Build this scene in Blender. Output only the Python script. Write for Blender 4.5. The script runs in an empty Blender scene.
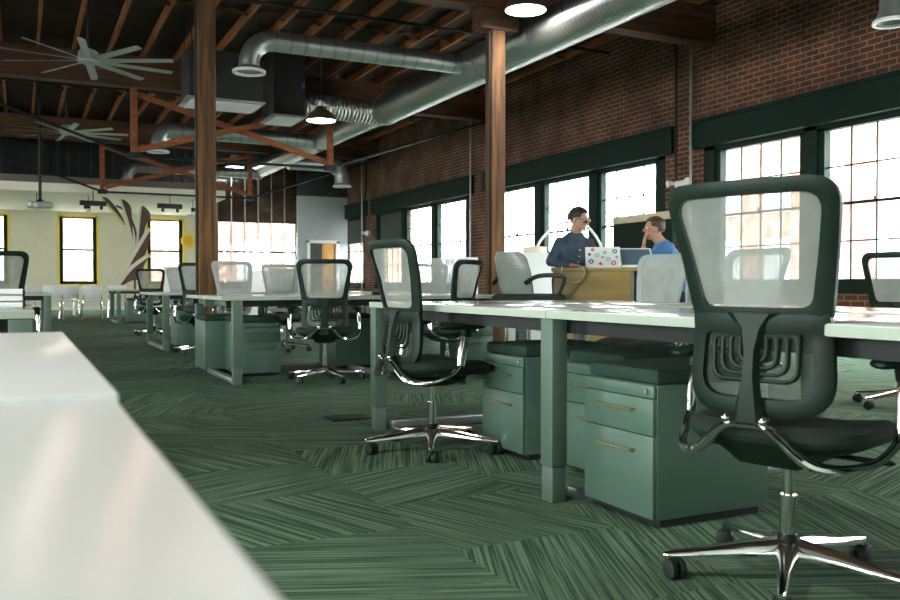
import bpy, bmesh, math, random
from mathutils import Vector, Matrix, noise
R = math.radians
random.seed(7)
SC = bpy.context.scene
COL = SC.collection

# ------------------------------------------------------------------ camera, world, exposure
cam_d = bpy.data.cameras.new('camera'); cam = bpy.data.objects.new('camera', cam_d); COL.objects.link(cam)
cam.location = (0, 0, .848)
cam.rotation_euler = (R(90 - .985), 0, R(-26.25))
cam_d.sensor_width = 36; cam_d.lens = 36 * 872 / 900
cam_d.clip_start = .02; cam_d.clip_end = 300
cam_d.dof.use_dof = True; cam_d.dof.focus_distance = 5.0; cam_d.dof.aperture_fstop = 5.6
SC.camera = cam

world = bpy.data.worlds.new('sky'); SC.world = world; world.use_nodes = True
WN = world.node_tree; WN.nodes.clear()
w_out = WN.nodes.new('ShaderNodeOutputWorld'); w_bg = WN.nodes.new('ShaderNodeBackground')
w_bg.inputs[0].default_value = (.95, .98, 1.0, 1); w_bg.inputs[1].default_value = 14.0
WN.links.new(w_bg.outputs[0], w_out.inputs[0])

SC.view_settings.view_transform = 'Standard'; SC.view_settings.look = 'None'
SC.view_settings.gamma = 1; SC.view_settings.use_curve_mapping = False
SC.view_settings.exposure = 0.85
SC.cycles.max_bounces = 8; SC.cycles.diffuse_bounces = 4; SC.cycles.glossy_bounces = 3
SC.cycles.transparent_max_bounces = 16; SC.cycles.transmission_bounces = 4
SC.cycles.caustics_reflective = False; SC.cycles.caustics_refractive = False
SC.cycles.sample_clamp_indirect = 6
SC.cycles.use_denoising = True

def portal(loc, rot, sx, sy):
    d = bpy.data.lights.new('daylight_opening', 'AREA'); d.shape = 'RECTANGLE'; d.size = sx; d.size_y = sy
    d.cycles.is_portal = True
    o = bpy.data.objects.new('daylight_opening', d); o.location = loc; o.rotation_euler = rot; COL.objects.link(o)
# window bays (along y) in the right wall and their light openings
BAYS = [(-2.6, 3.5), (4.6, 10.72), (11.64, 17.8), (18.8, 25.05), (25.96, 31.9)]
WALLX = 9.8
for a, b in BAYS:
    portal((WALLX + .3, (a + b) / 2, 1.95), (0, R(90), 0), 2.15, b - a)
ADDED_LBAYS = [(-7, -1), (1, 7), (19, 23)]  # unseen left windows, invented to let in side light
for a, b in ADDED_LBAYS:
    portal((-9.4, (a + b) / 2, 2.2), (0, R(-90), 0), 3.4, b - a)
BWIN = [(-4.6, -3.4), (-1.55, -.35), (1.2, 2.36), (4.01, 5.2), (6.3, 9.45)]
for a, b in BWIN:
    portal((( a + b) / 2, 32.35, 2.03), (R(-90), 0, 0), b - a, 2.2)

# ------------------------------------------------------------------ materials
def nodes_of(m):
    m.use_nodes = True; return m.node_tree
def mat(name, col, rough=.6, metal=0, spec=.5, emit=None, estr=0, vary=0, scale=8, bump=0, bscale=60, trans=0):
    m = bpy.data.materials.new(name); t = nodes_of(m); p = t.nodes['Principled BSDF']
    p.inputs['Base Color'].default_value = (*col, 1); p.inputs['Roughness'].default_value = rough
    p.inputs['Metallic'].default_value = metal; p.inputs['Specular IOR Level'].default_value = spec
    if emit: p.inputs['Emission Color'].default_value = (*emit, 1); p.inputs['Emission Strength'].default_value = estr
    tc = t.nodes.new('ShaderNodeTexCoord')
    if vary:
        n = t.nodes.new('ShaderNodeTexNoise'); n.inputs['Scale'].default_value = scale; n.inputs['Detail'].default_value = 4
        r = t.nodes.new('ShaderNodeValToRGB'); r.color_ramp.elements[0].position = .3; r.color_ramp.elements[1].position = .7
        r.color_ramp.elements[0].color = (*[c * (1 - vary) for c in col], 1); r.color_ramp.elements[1].color = (*[min(1, c * (1 + vary)) for c in col], 1)
        t.links.new(tc.outputs['Object'], n.inputs['Vector']); t.links.new(n.outputs[0], r.inputs[0]); t.links.new(r.outputs[0], p.inputs['Base Color'])
    if bump:
        n = t.nodes.new('ShaderNodeTexNoise'); n.inputs['Scale'].default_value = bscale
        b = t.nodes.new('ShaderNodeBump'); b.inputs['Strength'].default_value = bump; b.inputs['Distance'].default_value = .01
        t.links.new(tc.outputs['Object'], n.inputs['Vector']); t.links.new(n.outputs[0], b.inputs['Height']); t.links.new(b.outputs[0], p.inputs['Normal'])
    return m

def wood(name, c1, c2, rough=.6, axis=2, freq=12):
    m = bpy.data.materials.new(name); t = nodes_of(m); p = t.nodes['Principled BSDF']
    tc = t.nodes.new('ShaderNodeTexCoord'); mp = t.nodes.new('ShaderNodeMapping')
    s = [freq] * 3; s[axis] = .7; mp.inputs['Scale'].default_value = s
    n = t.nodes.new('ShaderNodeTexNoise'); n.inputs['Scale'].default_value = 1.5; n.inputs['Detail'].default_value = 5; n.inputs['Distortion'].default_value = .6
    r = t.nodes.new('ShaderNodeValToRGB'); r.color_ramp.elements[0].position = .35; r.color_ramp.elements[1].position = .68
    r.color_ramp.elements[0].color = (*c1, 1); r.color_ramp.elements[1].color = (*c2, 1)
    t.links.new(tc.outputs['Object'], mp.inputs[0]); t.links.new(mp.outputs[0], n.inputs['Vector']); t.links.new(n.outputs[0], r.inputs[0]); t.links.new(r.outputs[0], p.inputs['Base Color'])
    p.inputs['Roughness'].default_value = rough
    return m

def brick(name, horiz, c1, c2, mortar):
    m = bpy.data.materials.new(name); t = nodes_of(m); p = t.nodes['Principled BSDF']; p.inputs['Roughness'].default_value = .85
    g = t.nodes.new('ShaderNodeNewGeometry'); s = t.nodes.new('ShaderNodeSeparateXYZ'); c = t.nodes.new('ShaderNodeCombineXYZ')
    t.links.new(g.outputs['Position'], s.inputs[0]); t.links.new(s.outputs[horiz], c.inputs[0]); t.links.new(s.outputs[2], c.inputs[1])
    b = t.nodes.new('ShaderNodeTexBrick'); b.inputs['Scale'].default_value = 1; b.inputs['Brick Width'].default_value = .215
    b.inputs['Row Height'].default_value = .08; b.inputs['Mortar Size'].default_value = .009; b.inputs['Mortar Smooth'].default_value = .3; b.inputs['Bias'].default_value = 0
    b.inputs['Color1'].default_value = (*c1, 1); b.inputs['Color2'].default_value = (*c2, 1); b.inputs['Mortar'].default_value = (*mortar, 1)
    n = t.nodes.new('ShaderNodeTexNoise'); n.inputs['Scale'].default_value = 1.7; n.inputs['Detail'].default_value = 7
    mx = t.nodes.new('ShaderNodeMix'); mx.data_type = 'RGBA'; mx.blend_type = 'MULTIPLY'; mx.inputs['Factor'].default_value = .8
    r = t.nodes.new('ShaderNodeValToRGB'); r.color_ramp.elements[0].position = .32; r.color_ramp.elements[1].position = .68
    r.color_ramp.elements[0].color = (.35, .33, .32, 1); r.color_ramp.elements[1].color = (1.25, 1.2, 1.15, 1)
    t.links.new(c.outputs[0], b.inputs['Vector']); t.links.new(g.outputs['Position'], n.inputs['Vector']); t.links.new(n.outputs[0], r.inputs[0])
    t.links.new(b.outputs[0], mx.inputs['A']); t.links.new(r.outputs[0], mx.inputs['B']); t.links.new(mx.outputs['Result'], p.inputs['Base Color'])
    bu = t.nodes.new('ShaderNodeBump'); bu.inputs['Strength'].default_value = .6; bu.inputs['Distance'].default_value = .01; bu.invert = True
    t.links.new(b.outputs['Fac'], bu.inputs['Height']); t.links.new(bu.outputs[0], p.inputs['Normal'])
    return m

def carpet_mat():
    m = bpy.data.materials.new('herringbone_carpet'); t = nodes_of(m); p = t.nodes['Principled BSDF']; p.inputs['Roughness'].default_value = .95
    p.inputs['Specular IOR Level'].default_value = .1
    L = t.links
    def M(op, a, b=None, c=None):
        n = t.nodes.new('ShaderNodeMath'); n.operation = op
        for i, v in enumerate((a, b, c)):
            if v is None: continue
            if isinstance(v, (int, float)): n.inputs[i].default_value = v
            else: L.new(v, n.inputs[i])
        return n.outputs[0]
    g = t.nodes.new('ShaderNodeNewGeometry'); s = t.nodes.new('ShaderNodeSeparateXYZ'); L.new(g.outputs['Position'], s.inputs[0])
    x, y = s.outputs[0], s.outputs[1]
    T = .62
    cx = M('FLOOR', M('DIVIDE', x, T)); cy = M('FLOOR', M('DIVIDE', M('ADD', y, M('MULTIPLY', M('MODULO', M('ABSOLUTE', cx), 2.0), T / 2)), T))
    cc = t.nodes.new('ShaderNodeCombineXYZ'); L.new(cx, cc.inputs[0]); L.new(cy, cc.inputs[1])
    wn = t.nodes.new('ShaderNodeTexWhiteNoise'); wn.noise_dimensions = '2D'; L.new(cc.outputs[0], wn.inputs['Vector'])
    ang = M('ADD', M('MULTIPLY', M('FLOOR', M('MULTIPLY', wn.outputs['Value'], 4.0)), math.pi / 4), R(22))
    ca, sa = M('COSINE', ang), M('SINE', ang)
    u = M('ADD', M('MULTIPLY', x, ca), M('MULTIPLY', y, sa)); v = M('SUBTRACT', M('MULTIPLY', y, ca), M('MULTIPLY', x, sa))
    cv = t.nodes.new('ShaderNodeCombineXYZ'); L.new(M('MULTIPLY', u, 105.0), cv.inputs[0]); L.new(M('MULTIPLY', v, 1.6), cv.inputs[1]); L.new(M('MULTIPLY', wn.outputs['Value'], 37.0), cv.inputs[2])
    n = t.nodes.new('ShaderNodeTexNoise'); n.inputs['Scale'].default_value = 1; n.inputs['Detail'].default_value = 2; L.new(cv.outputs[0], n.inputs['Vector'])
    r = t.nodes.new('ShaderNodeValToRGB'); e = r.color_ramp.elements; e[0].position = .40; e[1].position = .66
    e[0].color = (.060, .122, .070, 1); e[1].color = (.25, .385, .25, 1)  # greyish-green pile; extra green stands in for the lens glow
    L.new(n.outputs[0], r.inputs[0])
    n2 = t.nodes.new('ShaderNodeTexNoise'); n2.inputs['Scale'].default_value = 260; L.new(g.outputs['Position'], n2.inputs['Vector'])
    mx = t.nodes.new('ShaderNodeMix'); mx.data_type = 'RGBA'; mx.blend_type = 'MULTIPLY'; mx.inputs['Factor'].default_value = .5
    L.new(r.outputs[0], mx.inputs['A']); L.new(n2.outputs[0], mx.inputs['B']); L.new(mx.outputs['Result'], p.inputs['Base Color'])
    bu = t.nodes.new('ShaderNodeBump'); bu.inputs['Strength'].default_value = .4; bu.inputs['Distance'].default_value = .004
    L.new(n.outputs[0], bu.inputs['Height']); L.new(bu.outputs[0], p.inputs['Normal'])
    return m

def mix_transparent(name, col, alpha, rough=.5, translucent=.4, grid=0):
    """a woven or glazed sheet: alpha = how much of it is solid"""
    m = bpy.data.materials.new(name); t = nodes_of(m); t.nodes.clear(); L = t.links
    out = t.nodes.new('ShaderNodeOutputMaterial'); tr = t.nodes.new('ShaderNodeBsdfTransparent')
    di = t.nodes.new('ShaderNodeBsdfDiffuse'); di.inputs[0].default_value = (*col, 1)
    tl = t.nodes.new('ShaderNodeBsdfTranslucent'); tl.inputs[0].default_value = (*col, 1)
    m1 = t.nodes.new('ShaderNodeMixShader'); m1.inputs[0].default_value = translucent; L.new(di.outputs[0], m1.inputs[1]); L.new(tl.outputs[0], m1.inputs[2])
    m2 = t.nodes.new('ShaderNodeMixShader'); m2.inputs[0].default_value = alpha; L.new(tr.outputs[0], m2.inputs[1]); L.new(m1.outputs[0], m2.inputs[2])
    if grid:
        tc = t.nodes.new('ShaderNodeTexCoord'); n = t.nodes.new('ShaderNodeTexNoise'); n.inputs['Scale'].default_value = grid
        L.new(tc.outputs['Object'], n.inputs['Vector']); r = t.nodes.new('ShaderNodeMapRange'); r.inputs[1].default_value = .3; r.inputs[2].default_value = .7
        r.inputs[3].default_value = alpha - .09; r.inputs[4].default_value = alpha + .09; L.new(n.outputs[0], r.inputs[0]); L.new(r.outputs[0], m2.inputs[0])
    L.new(m2.outputs[0], out.inputs[0]); return m

def glass_mat(name, tint=(1, 1, 1), refl=.06):
    m = bpy.data.materials.new(name); t = nodes_of(m); t.nodes.clear(); L = t.links
    out = t.nodes.new('ShaderNodeOutputMaterial'); tr = t.nodes.new('ShaderNodeBsdfTransparent'); tr.inputs[0].default_value = (*tint, 1)
    gl = t.nodes.new('ShaderNodeBsdfGlossy'); gl.inputs['Roughness'].default_value = .02
    mm = t.nodes.new('ShaderNodeMixShader'); mm.inputs[0].default_value = refl; L.new(tr.outputs[0], mm.inputs[1]); L.new(gl.outputs[0], mm.inputs[2])
    L.new(mm.outputs[0], out.inputs[0]); return m

def duct_mat(name, axis, pitch, col=(.55, .57, .56)):
    m = bpy.data.materials.new(name); t = nodes_of(m); p = t.nodes['Principled BSDF']; L = t.links
    p.inputs['Metallic'].default_value = .9; p.inputs['Roughness'].default_value = .33; p.inputs['Base Color'].default_value = (*col, 1)
    g = t.nodes.new('ShaderNodeNewGeometry'); s = t.nodes.new('ShaderNodeSeparateXYZ'); L.new(g.outputs['Position'], s.inputs[0])
    a = t.nodes.new('ShaderNodeMath'); a.operation = 'MULTIPLY'; L.new(s.outputs[axis], a.inputs[0]); a.inputs[1].default_value = 1 / pitch
    f = t.nodes.new('ShaderNodeMath'); f.operation = 'FRACT'; L.new(a.outputs[0], f.inputs[0])
    r = t.nodes.new('ShaderNodeValToRGB'); e = r.color_ramp.elements; e[0].position = 0; e[0].color = (.35, .35, .35, 1); e[1].position = .22; e[1].color = (1, 1, 1, 1)
    L.new(f.outputs[0], r.inputs[0])
    mx = t.nodes.new('ShaderNodeMix'); mx.data_type = 'RGBA'; mx.blend_type = 'MULTIPLY'; mx.inputs['Factor'].default_value = .6; mx.inputs['A'].default_value = (*col, 1)
    L.new(r.outputs[0], mx.inputs['B']); L.new(mx.outputs['Result'], p.inputs['Base Color'])
    b = t.nodes.new('ShaderNodeBump'); b.inputs['Strength'].default_value = .5; b.inputs['Distance'].default_value = .01; L.new(r.outputs[0], b.inputs['Height']); L.new(b.outputs[0], p.inputs['Normal'])
    return m

M = {}
M['carpet'] = carpet_mat()
M['brick_r'] = brick('red_brick_side', 1, (.165, .045, .022), (.085, .032, .02), (.27, .22, .15))
M['brick_b'] = brick('red_brick_back', 0, (.16, .045, .025), (.09, .035, .022), (.2, .17, .13))
M['brick_out'] = brick('pale_brick_outside', 1, (.45, .16, .11), (.38, .13, .09), (.5, .4, .35))
M['brick_out2'] = brick('pale_brick_outside_back', 0, (.55, .24, .18), (.5, .2, .14), (.5, .4, .35))
M['cream'] = mat('cream_wall_paint', (.68, .64, .49), .8, vary=.04, scale=2)
M['pale_wall'] = mat('pale_wall_paint', (.68, .72, .66), .85, vary=.03, scale=2)
M['soffit'] = mat('cream_ceiling_paint', (.90, .86, .70), .8)
M['greywall'] = mat('grey_plaster', (.36, .40, .40), .8, vary=.06, scale=2)
M['green_trim'] = mat('dark_green_paint', (.005, .019, .012), .6, spec=.2, bump=.1)
M['yellow'] = mat('yellow_paint', (.85, .62, .05), .6)
M['timber'] = wood('old_orange_timber', (.050, .022, .007), (.17, .076, .021), .85, 2, 10)
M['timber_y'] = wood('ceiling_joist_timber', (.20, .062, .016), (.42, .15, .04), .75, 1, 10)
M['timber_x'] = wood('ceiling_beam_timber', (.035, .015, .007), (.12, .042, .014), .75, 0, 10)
M['brace'] = wood('brace_timber', (.16, .042, .011), (.33, .10, .026), .7, 0, 8)
M['deck'] = wood('dark_roof_boards', (.016, .008, .005), (.04, .018, .010), .85, 0, 9)
M['dark_panel'] = mat('dark_corrugated_panel', (.02, .03, .025), .7, vary=.3, scale=3)
M['fascia'] = mat('grey_brown_fascia', (.16, .13, .11), .8)
M['iron'] = mat('black_iron', (.012, .015, .014), .5, .3)
M['black'] = mat('black_plastic', (.004, .014, .007), .5, spec=.25, vary=.2, scale=20)  # lens-glow green put into this black and the seat and caster blacks below
M['fabric'] = mat('black_seat_fabric', (.008, .020, .012), .9, bump=.3, bscale=400)
M['rubber'] = mat('black_rubber', (.006, .014, .009), .6)
M['chrome'] = mat('polished_chrome', (.82, .84, .82), .09, 1)
M['mesh'] = mix_transparent('grey_chair_mesh', (.33, .37, .33), .68, translucent=.5, grid=9)
M['mesh_light'] = mix_transparent('pale_chair_mesh', (.42, .46, .42), .8, translucent=.4, grid=9)  # paler copy of the chair mesh, its lit look put into the colour
M['mesh_dark'] = mix_transparent('dark_chair_mesh', (.16, .20, .16), .45, translucent=.4, grid=9)
M['ribbed'] = duct_mat('ribbed_grey_shell', 2, .022, (.22, .25, .22)); M['ribbed'].node_tree.nodes['Principled BSDF'].inputs['Metallic'].default_value = 0
M['grey_frame'] = mat('grey_plastic', (.30, .34, .31), .5)
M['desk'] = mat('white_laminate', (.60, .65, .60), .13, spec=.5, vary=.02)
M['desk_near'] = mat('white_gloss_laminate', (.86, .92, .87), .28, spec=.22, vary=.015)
M['edge'] = mat('pale_green_edge_band', (.36, .42, .33), .4)
M['leg'] = mat('grey_green_powder_coat', (.10, .155, .115), .45, .2, vary=.05)
M['ped'] = mat('grey_green_steel', (.085, .15, .108), .42, .15, vary=.04, scale=3)  # grey-green steel whose green also stands in for the lens glow
M['ped_pad'] = mat('dark_green_cushion_fabric', (.010, .035, .020), .9, bump=.2, bscale=300)
M['brass'] = mat('satin_brass', (.42, .40, .20), .35, .8)
M['steel'] = mat('satin_steel', (.55, .57, .56), .3, .9)
M['spiral'] = duct_mat('spiral_duct_steel', 1, .085, (.36, .39, .37))
M['spiral_x'] = duct_mat('ribbed_duct_steel', 0, .22, (.42, .44, .43))
M['flex'] = duct_mat('flexible_duct_foil', 0, .07, (.5, .5, .46))
M['galv'] = mat('galvanised_steel', (.36, .38, .37), .35, .85, vary=.15, scale=6)
M['duct_dark'] = mat('dark_duct_box', (.010, .010, .009), .7, 0)
M['blade'] = mat('pale_fan_blade', (.42, .46, .42), .5, .2)
M['white'] = mat('white_plastic', (.75, .77, .75), .4)
M['white_gloss'] = mat('white_gloss_plastic', (.80, .82, .82), .2)
M['lampglow'] = mat('lamp_diffuser', (1, 1, 1), .5, emit=(1, .98, 1), estr=9)
M['shade_out'] = mat('dark_lamp_shade', (.08, .055, .045), .5, .3)
M['glass'] = glass_mat('window_glass', (.97, .99, .98), .04)
M['partition_glass'] = glass_mat('partition_glass', (.82, .86, .84), .07)
M['blind'] = mat('dark_blind', (.05, .06, .055), .7)
M['tan'] = mat('tan_board', (.42, .36, .24), .7)
M['green_board'] = mat('dark_green_board', (.004, .014, .008), .8, spec=.15)
M['box_wood'] = wood('golden_brown_veneer', (.20, .13, .035), (.29, .20, .06), .5, 0, 6)
M['door_wood'] = wood('orange_door_veneer', (.50, .25, .05), (.62, .34, .08), .5, 2, 6)
M['skin'] = mat('skin', (.42, .23, .15), .55)
M['hair'] = mat('dark_brown_hair', (.018, .011, .007), .6, bump=.4, bscale=120)
M['hair2'] = mat('brown_hair', (.06, .038, .02), .6, bump=.4, bscale=120)
M['denim'] = mat('dark_blue_chambray', (.030, .052, .075), .85, vary=.35, scale=14, bump=.4, bscale=25)
M['tee'] = mat('blue_cotton', (.07, .20, .42), .9, vary=.1, bump=.3, bscale=20)
M['tee_white'] = mat('white_cotton', (.75, .78, .82), .9)
M['trouser'] = mat('dark_trouser_cloth', (.02, .025, .035), .9)
M['lens'] = mat('dark_lens', (.008, .008, .008), .15)
M['sclera'] = mat('eye_white', (.8, .8, .78), .3)
M['screen'] = mat('dark_screen', (.10, .16, .20), .15)
M['orange'] = mat('orange_sticker', (.85, .16, .04), .6)
M['red'] = mat('red_sticker', (.5, .05, .05), .6)
M['dkgreen_s'] = mat('dark_green_sticker', (.02, .10, .08), .6)
M['blue_s'] = mat('grey_blue_sticker', (.35, .42, .45), .6)
M['cable'] = mat('pale_green_cable', (.35, .42, .22), .6)
M['cable_dark'] = mat('dark_green_cable', (.05, .10, .05), .6)
M['leaf_brown'] = mat('dark_brown_leaf_panel', (.085, .05, .032), .7, vary=.2, scale=5)
M['leaf_cream'] = mat('cream_leaf_edge', (.62, .58, .45), .6)
M['leaf_yellow'] = mat('yellow_leaf_edge', (.6, .5, .12), .6)
M['asphalt'] = mat('pale_paving', (.35, .35, .34), .9, vary=.1)
M['concrete'] = mat('pale_stone', (.55, .52, .48), .9)
M['win_dark'] = mat('outside_window_glass', (.55, .6, .62), .2)
M['blue_tape'] = mat('blue_tape', (.01, .07, .35), .6)

# ------------------------------------------------------------------ mesh builder
class MB:
    def __init__(s): s.v = []; s.f = []
    def add(s, vs, fs):
        o = len(s.v); s.v += [tuple(v) for v in vs]; s.f += [tuple(i + o for i in f) for f in fs]; return s
    def box(s, c, d, rot=None, bev=0):
        bm = bmesh.new(); bmesh.ops.create_cube(bm, size=1)
        for v in bm.verts: v.co = Vector((v.co.x * d[0], v.co.y * d[1], v.co.z * d[2]))
        if bev: bmesh.ops.bevel(bm, geom=bm.edges[:], offset=bev, segments=2, profile=.5, affect='EDGES')
        if rot is not None: bmesh.ops.transform(bm, matrix=rot.to_4x4() if len(rot) == 3 else rot, verts=bm.verts)
        bm.verts.index_update(); s.add([v.co + Vector(c) for v in bm.verts], [[v.index for v in f.verts] for f in bm.faces]); bm.free(); return s
    def span(s, a, b, bev=0):
        return s.box([(a[i] + b[i]) / 2 for i in range(3)], [abs(b[i] - a[i]) for i in range(3)], None, bev)
    def bar(s, a, b, w, h, up=(0, 0, 1)):
        a, b = Vector(a), Vector(b); d = (b - a); L = d.length; d.normalize(); up = Vector(up)
        x = d.cross(up)
        if x.length < 1e-4: x = d.cross(Vector((1, 0, 0)))
        x.normalize(); z = x.cross(d)
        vs = []
        for p in (a, b):
            for i, j in ((-1, -1), (1, -1), (1, 1), (-1, 1)): vs.append(p + x * i * w / 2 + z * j * h / 2)
        return s.add(vs, [(0, 1, 2, 3), (7, 6, 5, 4), (0, 4, 5, 1), (1, 5, 6, 2), (2, 6, 7, 3), (3, 7, 4, 0)])
    def loft(s, secs, cap=True, close=False):
        n = len(secs[0]); vs = [p for q in secs for p in q]; fs = []; m = len(secs)
        for i in range(m if close else m - 1):
            a = i * n; b = ((i + 1) % m) * n
            for j in range(n): k = (j + 1) % n; fs.append((a + j, a + k, b + k, b + j))
        if cap and not close: fs.append(tuple(range(n))[::-1]); fs.append(tuple(range((m - 1) * n, m * n)))
        return s.add(vs, fs)
    def tube(s, path, r, n=8, cap=True, squash=1):
        P = [Vector(p) for p in path]; rs = r if isinstance(r, (list, tuple)) else [r] * len(P); secs = []
        t0 = (P[1] - P[0]).normalized(); u = t0.cross(Vector((0, 0, 1)))
        if u.length < 1e-3: u = t0.cross(Vector((1, 0, 0)))
        u.normalize()
        for i, p in enumerate(P):
            t = (P[min(i + 1, len(P) - 1)] - P[max(i - 1, 0)]).normalized()
            u = (u - t * u.dot(t)).normalized(); w = t.cross(u)
            secs.append([p + (u * math.cos(2 * math.pi * k / n) + w * math.sin(2 * math.pi * k / n) * squash) * rs[i] for k in range(n)])
        return s.loft(secs, cap)
    def lathe(s, prof, c=(0, 0, 0), n=24, cap=True):
        secs = [[(c[0] + r * math.cos(2 * math.pi * k / n), c[1] + r * math.sin(2 * math.pi * k / n), c[2] + z) for k in range(n)] for r, z in prof]
        return s.loft(secs, cap)
    def disc_cyl(s, a, b, r, n=16): return s.tube([a, b], r, n)
    def ell(s, c, d, rot=None, nu=16, nv=10):
        vs = []; fs = []
        for i in range(nv + 1):
            th = math.pi * i / nv
            for j in range(nu):
                ph = 2 * math.pi * j / nu; p = Vector((d[0] * math.sin(th) * math.cos(ph), d[1] * math.sin(th) * math.sin(ph), d[2] * math.cos(th)))
                if rot is not None: p = rot @ p
                vs.append(p + Vector(c))
        for i in range(nv):
            for j in range(nu): k = (j + 1) % nu; fs.append((i * nu + j, (i + 1) * nu + j, (i + 1) * nu + k, i * nu + k))
        return s.add(vs, fs)
    def prism(s, poly, axis, a, b):
        """poly of 2-d points extruded along axis from a to b"""
        def P(q, t): return (t, q[0], q[1]) if axis == 0 else ((q[0], t, q[1]) if axis == 1 else (q[0], q[1], t))
        return s.loft([[P(q, a) for q in poly], [P(q, b) for q in poly]])
    def build(s, name, m, parent=None, smooth=True, kind=None, loc=None):
        me = bpy.data.meshes.new(name); me.from_pydata(s.v, [], s.f); me.materials.append(m)
        bm = bmesh.new(); bm.from_mesh(me); bmesh.ops.remove_doubles(bm, verts=bm.verts, dist=1e-5)
        bmesh.ops.recalc_face_normals(bm, faces=bm.faces); bm.to_mesh(me); bm.free()
        if smooth:
            me.polygons.foreach_set('use_smooth', [True] * len(me.polygons))
            me.set_sharp_from_angle(angle=R(38))
        o = bpy.data.objects.new(name, me); COL.objects.link(o)
        if parent is not None: o.parent = parent
        if kind: o['kind'] = kind
        if loc: o.location = loc
        return o

def catmull(pts, k=6, closed=False):
    P = [Vector(p) for p in pts]; n = len(P); out = []
    for i in range(n if closed else n - 1):
        p0 = P[(i - 1) % n] if closed or i > 0 else P[0]; p1 = P[i]; p2 = P[(i + 1) % n]; p3 = P[(i + 2) % n] if closed or i < n - 2 else P[-1]
        for j in range(k):
            t = j / k; out.append(.5 * ((2 * p1) + (p2 - p0) * t + (2 * p0 - 5 * p1 + 4 * p2 - p3) * t * t + (3 * p1 - p0 - 3 * p2 + p3) * t ** 3))
    if not closed: out.append(P[-1])
    return out

def tag(o, label, cat, group=None, kind=None):
    o['label'] = label; o['category'] = cat
    if group: o['group'] = group
    if kind: o['kind'] = kind
    return o
def thing(name, label, cat, loc=(0, 0, 0), rz=0, group=None):
    o = bpy.data.objects.new(name, None); COL.objects.link(o); o.location = loc; o.rotation_euler = (0, 0, rz); o.empty_display_size = .1
    return tag(o, label, cat, group)
def copy_tree(o, parent=None):
    c = o.copy(); COL.objects.link(c); c.parent = parent
    for ch in o.children: copy_tree(ch, c)
    return c
def dup(root, loc, rz, label, group=None):
    c = copy_tree(root); c.location = loc; c.rotation_euler = (0, 0, rz); c['label'] = label
    if group: c['group'] = group
    return c
def S(name, mb, m, parent=None, smooth=False):
    return mb.build(name, m, parent, smooth, None if parent else 'structure')

# ================================================================== THE ROOM
XL, YF, YB, ZT = -9.2, -8.0, 32.0, 5.35
S('floor', MB().span((XL - .3, YF - .3, -.1), (WALLX + .4, YB + .4, 0)), M['carpet'])
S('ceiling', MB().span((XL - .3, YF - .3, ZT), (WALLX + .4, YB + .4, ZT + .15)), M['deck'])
S('wall_front', MB().span((XL - .3, YF - .3, 0), (WALLX + .4, YF, ZT)), M['pale_wall'])

def wall_with_holes(name, m, axis, at0, at1, lo, hi, z0, z1, holes):
    """axis 0: wall plane x=const running along y; axis 1: plane y=const running along x"""
    mb = MB()
    def blk(u0, u1, a, b):
        if u1 - u0 < 1e-4 or b - a < 1e-4: return
        if axis == 0: mb.span((at0, u0, a), (at1, u1, b))
        else: mb.span((u0, at0, a), (u1, at1, b))
    cur = lo
    for (u0, u1, a, b) in sorted(holes):
        blk(cur, u0, z0, z1); blk(u0, u1, z0, a); blk(u0, u1, b, z1); cur = u1
    blk(cur, hi, z0, z1)
    return S(name, mb, m)
wall_with_holes('wall_right', M['brick_r'], 0, WALLX, WALLX + .4, YF, YB + .4, 0, ZT, [(a, b, .80, 3.10) for a, b in BAYS])
wall_with_holes('wall_left', M['pale_wall'], 0, XL - .3, XL, YF, YB + .4, 0, ZT, [(a, b, .5, 4.0) for a, b in ADDED_LBAYS])
wall_with_holes('wall_back', M['cream'], 1, YB, YB + .4, XL, 5.9, 0, 3.54, [(a, b, .88, 3.17) for a, b in BWIN[:4]])
wall_with_holes('wall_back_brick', M['brick_b'], 1, YB, YB + .4, 5.9, WALLX, 0, ZT, [(6.3, 9.45, .88, 3.2)])
S('wall_back_upper', MB().span((XL, YB, 3.54), (5.9, YB + .4, ZT)), M['brick_b'])

# windows: frame > sash bars, panes
WN_ = [0]
def window_x(y0, y1, x, z0, z1, cols=4, rows=4, blind=0, name=None):
    WN_[0] += 1
    fr = MB(); f = .10
    fr.span((x - .06, y0, z0), (x + .06, y0 + f, z1)); fr.span((x - .06, y1 - f, z0), (x + .06, y1, z1))
    fr.span((x - .06, y0, z0), (x + .06, y1, z0 + .07)); fr.span((x - .06, y0, z1 - .07), (x + .06, y1, z1))
    o = S('window_%d' % WN_[0], fr, M['green_trim'])
    a, b, c, d = y0 + f, y1 - f, z0 + .07, z1 - .07
    sb = MB()
    for i in range(1, cols):
        y = a + (b - a) * i / cols; sb.span((x - .012, y - .009, c), (x + .012, y + .009, d))
    for j in range(1, rows):
        z = c + (d - c) * j / rows; t = .020 if j == rows // 2 else .010
        sb.span((x - .016, a, z - t), (x + .016, b, z + t))
    sb.build('sash_bars', M['green_trim'], o, False)
    MB().span((x + .02, a, c), (x + .026, b, d)).build('window_pane', M['glass'], o, False)
    lt = MB().disc_cyl((x - .03, (a + b) / 2, (c + d) / 2 + .02), (x - .03, (a + b) / 2, (c + d) / 2 + .06), .02, 8).build('sash_latch', M['iron'], o)
    if blind:
        bl = MB()
        n = 14
        for i in range(n):
            y = a + (b - a) * (i + .5) / n; bl.box((x - .05, y, d - blind / 2), (.012, (b - a) / n * .86, blind), Matrix.Rotation(R(18), 3, 'Z'))
        bl.build('vertical_blind', M['blind'], o, False)
    return o
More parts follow.
